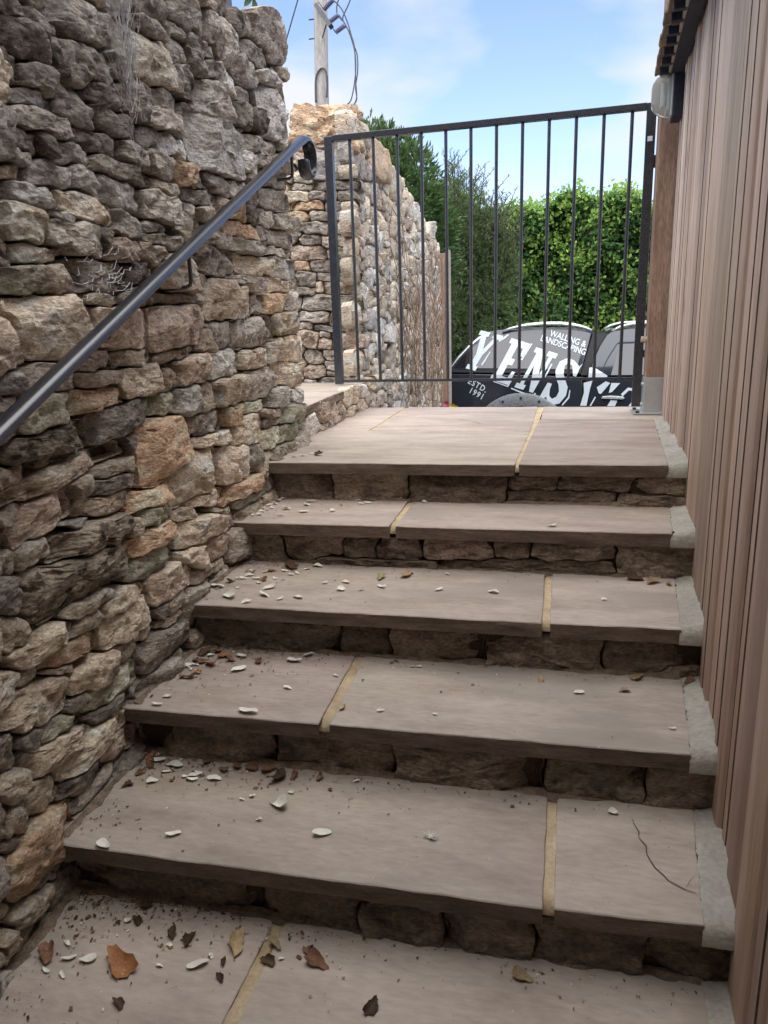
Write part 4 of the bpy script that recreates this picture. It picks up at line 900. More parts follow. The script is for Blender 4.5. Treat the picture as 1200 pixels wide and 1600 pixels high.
# ================================================================ pickup truck
car = thing('pickup_truck', (1.2, 9.9, -1.34), 'dark pickup truck with a glazed canopy and big pale lettering, parked before the hedge', 'truck')
BELT = -.12
def side_y(z): return 9.0 + (.36 * (z - BELT) if z > BELT else .06 * (BELT - z))
def far_y(z): return 19.78 - side_y(z)
def cprism(name, poly, mat, bev=.0, inset=0.0, parent=car, depth=None, proud=0.0):
    bm = bmesh.new()
    n = len(poly)
    A = [bm.verts.new((x, side_y(z) - proud + inset, z)) for x, z in poly]
    B = [bm.verts.new((x, far_y(z) + proud - inset if depth is None else side_y(z) + depth, z)) for x, z in poly]
    bm.faces.new(A); bm.faces.new(B[::-1])
    for i in range(n): bm.faces.new((A[i], B[i], B[(i + 1) % n], A[(i + 1) % n]))
    bmesh.ops.recalc_face_normals(bm, faces=bm.faces)
    if bev: bmesh.ops.bevel(bm, geom=[e for e in bm.edges], offset=bev, segments=3, affect='EDGES', profile=.5, clamp_overlap=True)
    bm.verts.index_update()
    o = add(name, [v.co[:] for v in bm.verts], [[v.index for v in f.verts] for f in bm.faces], mat, parent, smooth=True, sharp=35)
    bm.free(); return o
WC = [(-.36, -.95), (2.75, -.95)]
def arch(cx, cz, r, z0):
    a0 = math.asin(max(-1, min(1, (z0 - cz) / r)))
    return [(cx + r * math.cos(t), cz + r * math.sin(t)) for t in np.linspace(a0, math.pi - a0, 15)]
lower = [(-1.30, -1.0), (-1.335, -.7), (-1.325, -.25), (-1.27, -.105), (-.9, -.112), (-.2, -.135), (.34, -.165), (.345, -1.02)]
ar = arch(*WC[0], .46, -1.02)
lower_bed = lower[:7] + [(.345, -1.02)] + ar
cprism('bed_side', lower_bed, M_PAINT, .012)
cab_low = [(.375, -1.02), (.375, -.165), (.60, -.17), (1.6, -.20), (2.05, -.22), (2.6, -.27), (3.45, -.36), (3.72, -.5), (3.78, -.8), (3.72, -1.02)] + arch(*WC[1], .46, -1.02)
cprism('cab_body', cab_low, M_PAINT, .012)
cprism('canopy', [(-1.245, -.085), (-1.255, -.06), (-1.15, .08), (-1.02, .215), (-.90, .315), (-.78, .372), (-.66, .392), (-.2, .398), (.2, .385), (.40, .352), (.43, .33), (.395, .18), (.315, -.13), (-.4, -.105)], M_PAINT, .016)
cprism('canopy_window', [(-1.17, -.035), (-1.08, .07), (-.97, .18), (-.85, .275), (-.74, .318), (-.2, .335), (.2, .325), (.345, .30), (.34, .20), (.27, -.075), (-.4, -.055)], M_CARGLASS, depth=.01, proud=.004)
cprism('canopy_seal', [(-1.20, -.085), (-1.20, -.062), (.285, -.098), (.28, -.125)], M_TRIM, depth=.02, proud=.006)
cprism('canopy_edge', [(-1.225, -.062), (-1.205, -.042), (-1.10, .085), (-.985, .205), (-.865, .30), (-.80, .335), (-.815, .345), (-.88, .315), (-1.0, .215), (-1.12, .09)], M_SILVER, depth=.012, proud=.006)
cprism('cab_roof', [(.415, -.155), (.44, -.02), (.52, .17), (.60, .30), (.68, .352), (.85, .372), (1.6, .375), (1.78, .34), (2.35, -.18), (1.2, -.16)], M_PAINT, .016)
cprism('cab_gap', [(.318, -.14), (.40, .16), (.445, .32), (.62, .315), (.50, .14), (.42, -.15)], M_TRIM, inset=.05)
cprism('rear_door_window', [(.655, -.145), (.745, .200), (1.30, .205), (1.34, -.15)], M_CARGLASS, depth=.01, proud=.004)
cprism('front_door_window', [(1.42, -.15), (1.40, .205), (1.62, .20), (1.98, -.16)], M_CARGLASS, depth=.01, proud=.004)
cprism('window_trim', [(.725, .205), (.735, .222), (1.66, .222), (1.64, .205)], M_TRIM, depth=.01, proud=.008)
cprism('door_seam', [(.52, -.16), (.62, .06), (.715, .21), (.722, .207), (.63, .055), (.528, -.16)], M_TRIM, depth=.004, proud=.003)
cprism('door_seam', [(.395, -1.0), (.395, -.17), (.402, -.17), (.402, -1.0)], M_TRIM, depth=.004, proud=.003)
cprism('door_handle', [(.56, -.415), (.57, -.388), (.66, -.382), (.80, -.392), (.82, -.41), (.80, -.425), (.66, -.418)], M_SILVER, .004, depth=.03, proud=.032)
cprism('tail_light', [(-1.36, -.62), (-1.37, -.30), (-1.33, -.262), (-1.245, -.258), (-1.235, -.30), (-1.25, -.62)], M_TAIL, .01, depth=.2, proud=.012)
for s in (0, 1):
    yy = 9.16 if s == 0 else 10.62
    m_ = MB(); m_.tube([(-.60, yy, .37), (-.50, yy, .405), (-.36, yy, .432), (-.15, yy, .446), (.08, yy, .440), (.25, yy, .418), (.36, yy, .39), (.43, yy, .355)], .017, 8); m_.build('roof_rail', M_SILVER, car, smooth=True)
    m_ = MB(); m_.tube([(.66, yy + .02, .34), (.74, yy + .02, .385), (.86, yy + .02, .415), (1.1, yy + .02, .425), (1.5, yy + .02, .415), (1.72, yy + .02, .36)], .018, 8); m_.build('roof_rail', M_SILVER, car, smooth=True)
for cx, cz in WC:
    # flared arch
    v = []; f = []; k = 24
    for q in range(k + 1):
        t = R(0) + math.pi * q / k
        for r_, dy in ((.455, .02), (.455, -.05), (.53, -.065), (.595, -.045), (.615, .01)):
            z = cz + r_ * math.sin(t); v.append((cx + r_ * math.cos(t), side_y(z) + dy, z))
    for q in range(k):
        for j in range(4): f.append((q * 5 + j, q * 5 + j + 1, (q + 1) * 5 + j + 1, (q + 1) * 5 + j))
    fl = add('arch_flare', v, f, M_FLARE, car, smooth=True, sharp=40)
    for q in range(1, 8):
        t = math.pi * q / 8; z = cz + .555 * math.sin(t); x = cx + .555 * math.cos(t)
        m_ = MB(); m_.tube([(x, side_y(z) - .05, z), (x, side_y(z) - .072, z)], .014, 8); m_.build('flare_bolt', M_TRIM, fl)
    for yy in (9.12, 10.45):
        w = MB(); k = 28; rp = [(.20, 0), (.36, 0), (.385, .03), (.385, .21), (.36, .24), (.20, .24)]
        for q in range(k):
            t = 2 * math.pi * q / k
            for r_, d in rp: w.v.append((cx + r_ * math.cos(t), yy + d, cz + r_ * math.sin(t)))
        for q in range(k):
            for j in range(5): w.f.append((q * 6 + j, q * 6 + j + 1, ((q + 1) % k) * 6 + j + 1, ((q + 1) % k) * 6 + j))
        wh = w.build('wheel', M_RUBBER, car, smooth=True, sharp=40)
        t_ = MB(); t_.tube([(cx, yy + .03, cz), (cx, yy + .2, cz)], [.21, .21], 20); t_.build('rim', M_SILVER, wh)
# lettering, laid on the flank
def decal(name, tris_verts, faces):
    bm = bmesh.new()
    vs = [bm.verts.new((x, 0, z)) for x, z in tris_verts]
    for f_ in faces:
        try: bm.faces.new([vs[i] for i in f_])
        except ValueError: pass
    bm.normal_update()
    bmesh.ops.triangulate(bm, faces=bm.faces, ngon_method='EAR_CLIP')
    bmesh.ops.bisect_plane(bm, geom=list(bm.verts) + list(bm.edges) + list(bm.faces), plane_co=(0, 0, BELT), plane_no=(0, 0, 1))
    for v in bm.verts: v.co.y = side_y(v.co.z) - .012
    bm.normal_update()
    for f_ in bm.faces:
        if f_.normal.y > 0: f_.normal_flip()
    bm.verts.index_update()
    o = add(name, [v.co[:] for v in bm.verts], [[v.index for v in f_.verts] for f_ in bm.faces], M_DECAL, car)
    bm.free(); return o
# flank coordinates of the sign-writing, measured in six-per-unit sketch squares: x right, y down
def sk(px, py): return (-1.23 + (px - 700) * .00742 + (py - 583) * .00012, -.095 - (py - 583) * .00765 - (px - 700) * .00014)
def sketch(ox, pts): return [sk(ox + x / 6, 490 + y / 6) for x, y in pts]
def glyph(o, xv, yv, pts): return [sk(o[0] + xv[0] * u + yv[0] * v, o[1] + xv[1] * u + yv[1] * v) for u, v in pts]
GY = [(.28, 0), (.72, 0), (.72, .12), (.63, .12), (.63, .40), (.86, .88), (1, .88), (1, 1), (.60, 1), (.60, .88), (.68, .88), (.53, .55), (.36, .88), (.44, .88), (.44, 1), (0, 1), (0, .88), (.12, .88), (.37, .40), (.37, .12), (.28, .12)]
GE = [(0, 0), (.95, 0), (.95, .32), (.8, .32), (.74, .15), (.46, .15), (.46, .43), (.66, .43), (.66, .58), (.46, .58), (.46, .85), (.74, .85), (.8, .68), (.95, .68), (.95, 1), (0, 1), (0, .88), (.14, .88), (.14, .12), (0, .12)]
GN = [(0, 0), (.42, 0), (.42, .12), (.30, .12), (.30, .62), (.68, 0), (.86, 0), (.86, .88), (1, .88), (1, 1), (.58, 1), (.58, .88), (.70, .88), (.70, .42), (.34, 1), (0, 1), (0, .88), (.14, .88), (.14, .12), (0, .12)]
Sp = [(430, 468), (400, 495), (350, 440), (290, 420), (220, 450), (180, 530), (185, 600), (210, 660), (215, 720), (190, 770), (150, 790), (125, 760), (130, 700), (150, 650), (110, 640), (35, 770), (60, 792), (95, 770), (110, 810), (160, 845), (220, 832), (280, 760), (295, 680), (270, 610), (255, 560), (265, 490), (300, 465), (335, 490), (342, 580), (370, 585), (402, 510)]
for q in (glyph((718, 573), (36, 9), (34, -55), GY), glyph((767, 592), (31, 9.5), (34, -62), GE), glyph((806, 604), (34, 10), (34, -60), GN), sketch(840, Sp)):
    decal('letter', q, [tuple(range(len(q)))])
shadow = [(680, [(440, 480), (520, 360), (528, 366), (452, 490)]), (680, [(600, 265), (690, 205), (700, 212), (665, 245), (610, 275)]), (680, [(815, 435), (912, 288), (924, 296), (828, 444)]), (680, [(560, 628), (690, 672), (720, 620), (732, 626), (696, 684), (556, 636)]),
          (680, [(728, 690), (930, 765), (950, 735), (962, 742), (935, 785), (724, 700)]), (680, [(1030, 600), (1100, 470), (1112, 476), (1042, 606)]), (840, [(240, 845), (300, 770), (312, 705), (320, 708), (312, 780), (250, 852)]),
          (840, [(490, 505), (530, 500), (655, 575), (640, 600), (480, 592)]), (840, [(440, 640), (520, 620), (500, 690), (470, 850), (412, 850), (445, 730)]), (840, [(560, 680), (640, 625), (680, 640), (600, 740), (580, 735)]), (840, [(690, 640), (770, 640), (700, 720), (670, 730)]),
          (840, [(780, 740), (840, 680), (905, 690), (905, 715), (850, 705), (795, 760)]), (840, [(660, 850), (690, 795), (750, 800), (730, 850)]), (840, [(500, 850), (545, 765), (556, 770), (512, 852)]), (840, [(850, 850), (905, 770), (908, 850)])]
for ox, p in shadow:
    q = sketch(ox, p); decal('letter_stroke', q, [tuple(range(len(q)))])
def words(text, px, py, size, ang, shear=0.0, spacing=1.0):
    cu = bpy.data.curves.new('words', 'FONT'); cu.body = text; cu.size = size; cu.shear = shear; cu.space_character = spacing; cu.resolution_u = 3; cu.offset = .002
    o = bpy.data.objects.new('words', cu); col.objects.link(o)
    dg = bpy.context.evaluated_depsgraph_get(); me = bpy.data.meshes.new_from_object(o.evaluated_get(dg))
    x0, z0 = sk(px, py); c, s_ = math.cos(ang), math.sin(ang)
    vv = [(x0 + v.co.x * c * .82 + v.co.y * s_, z0 - v.co.x * .82 * s_ + v.co.y * c) for v in me.vertices]
    ff = [tuple(p.vertices) for p in me.polygons]
    bpy.data.objects.remove(o); bpy.data.curves.remove(cu); bpy.data.meshes.remove(me)
    decal('lettering', vv, ff)
words('WALLING &', 860, 527, .098, R(19))
words('LANDSCAPING', 845.5, 534, .098, R(19))
words("ESTD.", 731, 598, .10, R(29), spacing=1.25)
words('1991', 732, 612.5, .10, R(29), spacing=1.25)

# ================================================================ planting
def leaves(P, D, Nn, L, W, rng, fold=.18):
    """leaf faces: P bases, D directions, Nn face normals, L lengths, W half widths"""
    D = D / np.linalg.norm(D, axis=1)[:, None]
    S = np.cross(D, Nn); S /= np.linalg.norm(S, axis=1)[:, None] + 1e-9
    Q = np.cross(S, D)
    L = L[:, None]; W = W[:, None]
    v = np.stack([P, P + D * L * .45 + S * W + Q * W * fold * 2, P + D * L, P + D * L * .45 - S * W + Q * W * fold * 2], 1).reshape(-1, 3)
    n = len(P)
    return v, [(4 * i, 4 * i + 1, 4 * i + 2, 4 * i + 3) for i in range(n)]
def rand_dirs(n, rng):
    d = rng.normal(size=(n, 3)); return d / np.linalg.norm(d, axis=1)[:, None]
# --- the clipped broadleaf hedge
hedge = thing('broadleaf_hedge', (0.3, 11.9, -1.34), 'tall dense green broadleaf hedge behind the pickup truck', 'hedge')
rng = np.random.default_rng(3)
def hsurf(x, z): return 11.35 + .16 * np.sin(x * 2.3 + z * 1.1) + .11 * np.sin(x * 5.3 - z * 3.7 + 1) + .08 * np.sin(x * 9.1 + z * 7.7) + .07 * np.maximum(0, z - 1.2)
def htop(x): return 2.08 + .09 * np.sin(x * 3.1 + .5) + .06 * np.sin(x * 8.3) - .04 * (x - .3) ** 2 * (x > .3)
n = 46000
x = rng.uniform(-3.4, 3.6, n); z = -1.34 + (htop(x) + 1.34) * rng.power(1.25, n)
y = hsurf(x, z) + rng.exponential(.13, n)
k = n // 6                                        # the top
z[:k] = htop(x[:k]) - rng.exponential(.06, k); y[:k] = hsurf(x[:k], z[:k]) + rng.uniform(0, .7, k)
P = np.stack([x, y, z], -1)
D = rand_dirs(n, rng) + np.array([0, -.55, .1]); Nn = rand_dirs(n, rng) * .8 + np.array([0, -.5, .8])
v, f = leaves(P, D, Nn, rng.uniform(.05, .10, n), rng.uniform(.018, .034, n), rng)
o = add('foliage', v, f, M_HEDGE, hedge); o['kind'] = 'stuff'
nc = 900
cx = rng.uniform(-3.3, 3.5, nc); cz = -1.2 + (htop(cx) + 1.2) * rng.power(1.9, nc)
cz[:300] = htop(cx[:300]) - rng.uniform(-.02, .1, 300)
cy = hsurf(cx, cz) - rng.uniform(.0, .10, nc); cy[:300] += rng.uniform(0, .5, 300)
m = 11
C = np.repeat(np.stack([cx, cy, cz], -1), m, 0) + rng.normal(0, .045, (nc * m, 3)) + np.array([0, 0, 1]) * rng.uniform(0, .09, (nc * m, 1))
D = rand_dirs(nc * m, rng) + np.array([0, -.35, .75]); Nn = rand_dirs(nc * m, rng) * .7 + np.array([0, -.6, .6])
v, f = leaves(C, D, Nn, rng.uniform(.045, .085, nc * m), rng.uniform(.015, .028, nc * m), rng)
o = add('young_shoots', v, f, M_TIP, hedge); o['kind'] = 'stuff'
# sparse upright sprigs along the top
sp = MB(); SV = []; SF = []
P = []; D = []
rs = random.Random(21)
for k in range(150):
    bx = rs.uniform(-3.2, 3.4); bz = float(htop(np.array(bx))) - .08; by = float(hsurf(np.array(bx), np.array(bz))) + rs.uniform(0, .5)
    h = rs.uniform(.10, .30); lx, ly = rs.gauss(0, .12), rs.gauss(0, .1)
    sp.tube([(bx, by, bz), (bx + lx * h, by + ly * h, bz + h)], [.004, .002], 4, cap=False)
    for q in range(int(h / .025)):
        t = q * .025 / h
        P.append((bx + lx * h * t, by + ly * h * t, bz + h * t)); D.append((rs.gauss(0, 1), rs.gauss(0, 1), .7))
sp.build('twigs', M_BARK, hedge)
P = np.array(P); D = np.array(D); n = len(P)
v, f = leaves(P, D, rand_dirs(n, rng), rng.uniform(.035, .065, n), rng.uniform(.012, .02, n), rng)
o = add('top_shoots', v, f, M_TIP, hedge); o['kind'] = 'stuff'
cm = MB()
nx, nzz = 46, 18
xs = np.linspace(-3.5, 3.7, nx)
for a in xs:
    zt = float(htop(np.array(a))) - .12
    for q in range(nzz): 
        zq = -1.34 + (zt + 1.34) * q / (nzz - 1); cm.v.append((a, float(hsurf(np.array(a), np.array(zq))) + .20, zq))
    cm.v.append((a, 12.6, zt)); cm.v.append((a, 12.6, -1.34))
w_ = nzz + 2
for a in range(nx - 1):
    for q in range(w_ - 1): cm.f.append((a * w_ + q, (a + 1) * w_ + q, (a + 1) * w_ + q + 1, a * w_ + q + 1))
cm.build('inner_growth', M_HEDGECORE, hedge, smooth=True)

def conifer(name, label, base, blobs, n, mat, length, width, up, seed, shell=.35, trunk=.08, ratio=1.0):
    rng = np.random.default_rng(seed)
    t = thing(name, base, label, 'tree')
    top = max(b[2] + b[5] * .5 for b in blobs)
    rs = random.Random(seed)
    tr = MB(); bx, by, bz = base
    cxm = float(np.mean([b[0] for b in blobs])); cym = float(np.mean([b[1] for b in blobs]))
    tr.tube([(bx, by, bz), (bx * .6 + cxm * .4, by * .6 + cym * .4, bz + (top - bz) * .45), (cxm, cym, top - .15)], [trunk, trunk * .7, trunk * .2], 8)
    for b in blobs:
        for _ in range(3):
            d = Vector((rs.gauss(0, 1), rs.gauss(0, 1), rs.uniform(0, 1))).normalized()
            tr.tube([(cxm, cym, b[2] - b[5] * .7), (b[0] + d.x * b[3] * .4, b[1] + d.y * b[4] * .4, b[2]), (b[0] + d.x * b[3] * .85, b[1] + d.y * b[4] * .85, b[2] + d.z * b[5] * .85)], [trunk * .4, trunk * .25, .006], 5)
    tr.build('trunk', M_BARK, t, smooth=True)
    w = np.array([b[3] * b[5] for b in blobs]); w = w / w.sum()
    Ps, Ds = [], []
    for b, wi in zip(blobs, w):
        k = int(n * wi); d = rand_dirs(k, rng)
        lump = 1 + .13 * np.sin(d[:, 0] * 7 + b[0] * 5) * np.sin(d[:, 2] * 8 + b[2]) + .10 * np.sin(d[:, 1] * 13 + d[:, 2] * 11)
        r = (1 - shell * rng.power(.55, k)[::-1] ** 1.5) * lump if False else (1 - shell * rng.beta(1, 2.2, k)) * lump
        Ps.append(np.array(b[:3]) + d * r[:, None] * np.array(b[3:6])); Ds.append(d)
    P = np.concatenate(Ps); D0 = np.concatenate(Ds); k = len(P)
    # every point carries a little fan of needles
    m = 5
    P = np.repeat(P, m, 0) + rng.normal(0, length * .22, (k * m, 3)); D = np.repeat(D0 + rand_dirs(k, rng) * .5, m, 0) + rand_dirs(k * m, rng) * .55 + np.array([0, 0, up])
    v, f = leaves(P, D, rand_dirs(k * m, rng), rng.uniform(.6, 1.3, k * m) * length, rng.uniform(.7, 1.2, k * m) * width, rng)
    o = add('crown', v, f, mat, t); o['kind'] = 'stuff'
    return t
conifer('cypress_tree', 'rounded dark green evergreen tree leaning over the boundary wall', (-2.3, 9.0, -1.34),
        [(-2.15, 8.9, 1.95, .62, .6, .78), (-1.75, 8.9, 1.75, .52, .55, .72), (-1.52, 9.0, 1.35, .42, .45, .62), (-2.5, 9.1, 1.6, .6, .6, 1.0), (-1.95, 9.2, .7, .5, .5, .8)], 9500, M_CONIFER, .075, .012, .35, 4, trunk=.09)
pine = conifer('pine_tree', 'feathery grey green pine with loose upright sprays beside the hedge', (-1.2, 10.75, -1.34),
        [(-1.32, 10.7, 1.75, .34, .3, .72), (-1.05, 10.75, 1.45, .42, .3, .75), (-.80, 10.8, 1.05, .34, .3, .75), (-1.25, 10.7, .5, .45, .35, .7)], 5200, M_PINE, .06, .006, .6, 8, shell=.75, trunk=.05)
# its loose upright sprays
rng = np.random.default_rng(12); rs = random.Random(12)
P = []; D = []; st = MB()
for k in range(62):
    bx = rs.uniform(-1.48, -.5); by = rs.uniform(10.5, 10.95)
    h = rs.uniform(.4, .85) * (1.0 if bx < -.75 else .75); bz = 2.85 - .95 * (bx + 1.4) - h - rs.uniform(0, .5) - (.35 if rs.random() < .4 else 0)
    lx = rs.gauss(.05 + .25 * (bx + 1), .12)
    pts = [(bx + lx * h * (q / 6) ** 1.3, by, bz + h * q / 6) for q in range(7)]
    st.tube(pts, [.008, .007, .006, .005, .004, .003, .002], 4, cap=False)
    for q in range(int(h / .011)):
        t = q * .011 / h
        P.append((bx + lx * h * t ** 1.3, by, bz + h * t)); D.append((rs.gauss(0, .8), rs.gauss(0, .8), .85))
    for s in range(3):
        t = rs.uniform(.25, .8); sx = rs.choice((-1, 1)) * rs.uniform(.08, .18); p0 = (bx + lx * h * t ** 1.3, by, bz + h * t)
        st.tube([p0, (p0[0] + sx, by, p0[2] + abs(sx) * 1.1)], [.004, .002], 4, cap=False)
        for q in range(14):
            a = q / 14; P.append((p0[0] + sx * a, by, p0[2] + abs(sx) * 1.1 * a)); D.append((rs.gauss(0, .8), rs.gauss(0, .8), .8))
st.build('branch', M_BARK, pine)
P = np.array(P); n = len(P)
v, f = leaves(P, np.array(D), rand_dirs(n, rng), rng.uniform(.03, .06, n), rng.uniform(.004, .007, n), rng)
o = add('sprays', v, f, M_PINE, pine); o['kind'] = 'stuff'
# yellow flower at the foot of the post
fl = thing('yellow_flower', (-1.06, 8.2, -1.34), 'small yellow flowering plant at the foot of the fence post', 'plant')
m_ = MB(); m_.tube([(-1.06, 8.2, -1.34), (-1.07, 8.19, -.8), (-1.08, 8.18, -.42)], [.01, .008, .005], 6); m_.build('stem', M_LEAFGREEN, fl)
for (dx, dz, mt) in ((0, 0, M_YELLOW), (.035, -.02, M_YELLOW), (-.07, .03, M_PINK), (.01, -.055, M_YELLOW), (-.075, -.03, M_PINK)):
    q = MB(); k = 10
    for s, hh in ((.0, -.01), (.02, .0), (.035, .016)):
        for j in range(k): t = 6.283 * j / k; rr = s * (1 + .25 * math.sin(5 * t)); q.v.append((-1.07 + dx + rr * math.cos(t), 8.16 - hh, -.40 + dz + rr * math.sin(t)))
    for a in range(2):
        for j in range(k): q.f.append((a * k + j, a * k + (j + 1) % k, (a + 1) * k + (j + 1) % k, (a + 1) * k + j))
    q.build('flower_head', mt, fl, smooth=True)

# ================================================================ utility pole
def pp(px, py, d=0.0):
    k = (14 + d) / 14
    return ((-4.08 + .0112 * (px - 500) - .00054 * py) * k, 14 + d, .54 + (5.386 - .00991 * py - .0011 * (px - 500)) * k)
pole = thing('utility_pole', (-4.27, 14.0, -1.34), 'grey wooden utility pole with insulators and hanging cables behind the pier', 'pole')
m_ = MB(); m_.tube([(-4.30, 14, -1.34), (-4.13, 14, 4.3), (-4.07, 14, 6.0), (-4.03, 14, 7.2)], [.15, .125, .115, .105], 16); m_.build('shaft', M_POLE, pole, smooth=True)
m_ = MB(); a, b = Vector(pp(494, 8, -.16)), Vector(pp(518, 41, -.75)); m_.tube([a, b], .05, 4); m_.build('cross_arm', M_CABLE, pole)
m_ = MB(); m_.tube([pp(510, 38, -.4), pp(504, 58, -.13)], .012, 6); m_.build('arm_brace', M_CABLE, pole)
for (x0, y0, x1, y1) in ((506, 15, 521, 0), (515, 34, 530, 23), (525, 50, 540, 39)):
    ins = MB(); a, b = Vector(pp(x0, y0, -.5)), Vector(pp(x1, y1, -.5)); pts = []; rr = []
    for q in range(17):
        pts.append(a.lerp(b, q / 16)); rr.append(.045 if q % 2 else .028)
    ins.tube(pts, rr, 10); ins.build('insulator', M_INSUL, pole, smooth=True, sharp=30)
    s_ = MB(); s_.tube([pp(x0, y0, -.5), pp(x0 - 8, y0 - 12, -.5)], .008, 5); s_.build('link', M_CABLE, pole)
def spline(pts, n=8):
    pts = [Vector(p) for p in pts]; out = []
    for i in range(len(pts) - 1):
        p0, p1, p2, p3 = pts[max(i - 1, 0)], pts[i], pts[i + 1], pts[min(i + 2, len(pts) - 1)]
        for q in range(n):
            t = q / n
            out.append(.5 * (2 * p1 + (p2 - p0) * t + (2 * p0 - 5 * p1 + 4 * p2 - p3) * t * t + (3 * p1 - p0 - 3 * p2 + p3) * t ** 3))
    return out + [pts[-1]]
for pts in ([(521, 0), (535, 15), (546, 40), (553, 65), (560, 85), (561, 110), (558, 135), (560, 155), (552, 167)], [(530, 23), (537, 32), (546, 48), (555, 75), (558, 100), (556, 130), (551, 155), (545, 163)],
            [(540, 39), (549, 52), (555, 70), (557, 95), (558, 125), (560, 150), (556, 163), (550, 168)], [(552, -10), (545, 8), (537, 25), (537, 32)], [(531, -6), (527, 10), (528, 22), (536, 32)]):
    m_ = MB(); m_.tube(spline([pp(x, y, -.5) for x, y in pts]), .011, 6); m_.build('cable', M_CABLE, pole, smooth=True)
m_ = MB(); m_.tube(spline([pp(493, 160, -.13), pp(493, 125, -.14), pp(498, 110, -.15), pp(505, 106, -.15), pp(510, 112, -.15), pp(512, 128, -.15), pp(511, 152, -.15)]), .017, 8); m_.build('service_cable', M_CABLE, pole, smooth=True)
for py in (29, 59):
    m_ = MB(); m_.tube([pp(491, py), pp(482, py + 1)], .012, 6); m_.build('step_bolt', M_CABLE, pole)
m_ = MB(); m_.tube([(-4.04, 14.0, 7.0), (-7.60, 14.0, -1.34)], .012, 6); m_.build('stay_wire', M_CABLE, pole)

# ================================================================ neighbouring slate grey house behind the rubble wall
nb = thing('neighbour_house', (-3.8, 5.5, -1.34), 'slate grey house corner showing above the top of the rubble wall', 'house')
b_ = MB(); b_.box((-5.0, 5.0, -1.34), (-2.46, 6.05, 3.3), .01); b_.build('wall', M_RENDER, nb)
r_ = MB(); r_.raw([(-5.1, 4.95, 3.29), (-2.45, 4.95, 3.29), (-2.45, 6.08, 3.29), (-5.1, 6.08, 3.29), (-5.1, 5.5, 3.8), (-2.45, 5.5, 3.8)], [(0, 1, 5, 4), (2, 3, 4, 5), (1, 2, 5), (3, 0, 4), (0, 3, 2, 1)]); r_.build('roof', M_RENDER, nb)
for y in (5.2,):
    b_ = MB(); b_.box((-2.458, y, 1.2), (-2.44, y + .7, 2.3), .004); b_.build('window', M_CARGLASS, nb)

# unseen house added behind the viewer, sized to shade the lower steps
hs = thing('added_house', (0, -3.4, -1.34), 'unseen stone house wall behind the viewer, added to shade the lower steps', 'house')
b_ = MB(); b_.box((-5, -4.5, -1.34), (5, -.75, 4.8), .01); b_.build('wall', M_HOUSE, hs)
r_ = MB(); r_.raw([(-5.2, -4.7, 4.78), (5.2, -4.7, 4.78), (5.2, -.45, 4.78), (-5.2, -.45, 4.78), (-5.2, -2.8, 6.2), (5.2, -2.8, 6.2)], [(0, 1, 5, 4), (2, 3, 4, 5), (1, 2, 5), (3, 0, 4), (0, 3, 2, 1)]); r_.build('roof', M_RENDER, hs)

# leafy twig hanging over the wall
tw = thing('hanging_twig', (-1.30, 3.4, 2.3), 'leafy green twig hanging from above over the wall end', 'twig')
m_ = MB(); m_.tube([(-1.36, 3.45, 2.5), (-1.31, 3.42, 2.05), (-1.285, 3.4, 1.88)], [.006, .005, .003], 6); m_.build('stem', M_BARK, tw)
for (x, z, dx, dz, L) in ((-1.285, 1.885, .012, -.07, .075), (-1.29, 1.905, -.035, -.05, .06), (-1.30, 2.05, .04, -.05, .07), (-1.30, 2.1, -.05, -.04, .07)):
    d = Vector((dx, 0, dz)).normalized(); s_ = Vector((-d.z, .25, d.x)).normalized(); q = MB(); k = 8
    for a in range(k + 1):
        t = a / k; w = .013 * math.sin(math.pi * min(1, t * .96 + .04)) ** .7
        p = Vector((x, 3.4, z)) + d * L * t + Vector((0, -.012 * t * t, 0))
        q.v += [(p - s_ * w)[:], (p + Vector((0, .003, 0)))[:], (p + s_ * w)[:]]
    for a in range(k): q.f += [(a * 3, a * 3 + 1, a * 3 + 4, a * 3 + 3), (a * 3 + 1, a * 3 + 2, a * 3 + 5, a * 3 + 4)]
    q.build('leaf', M_LEAFGREEN, tw, smooth=True)

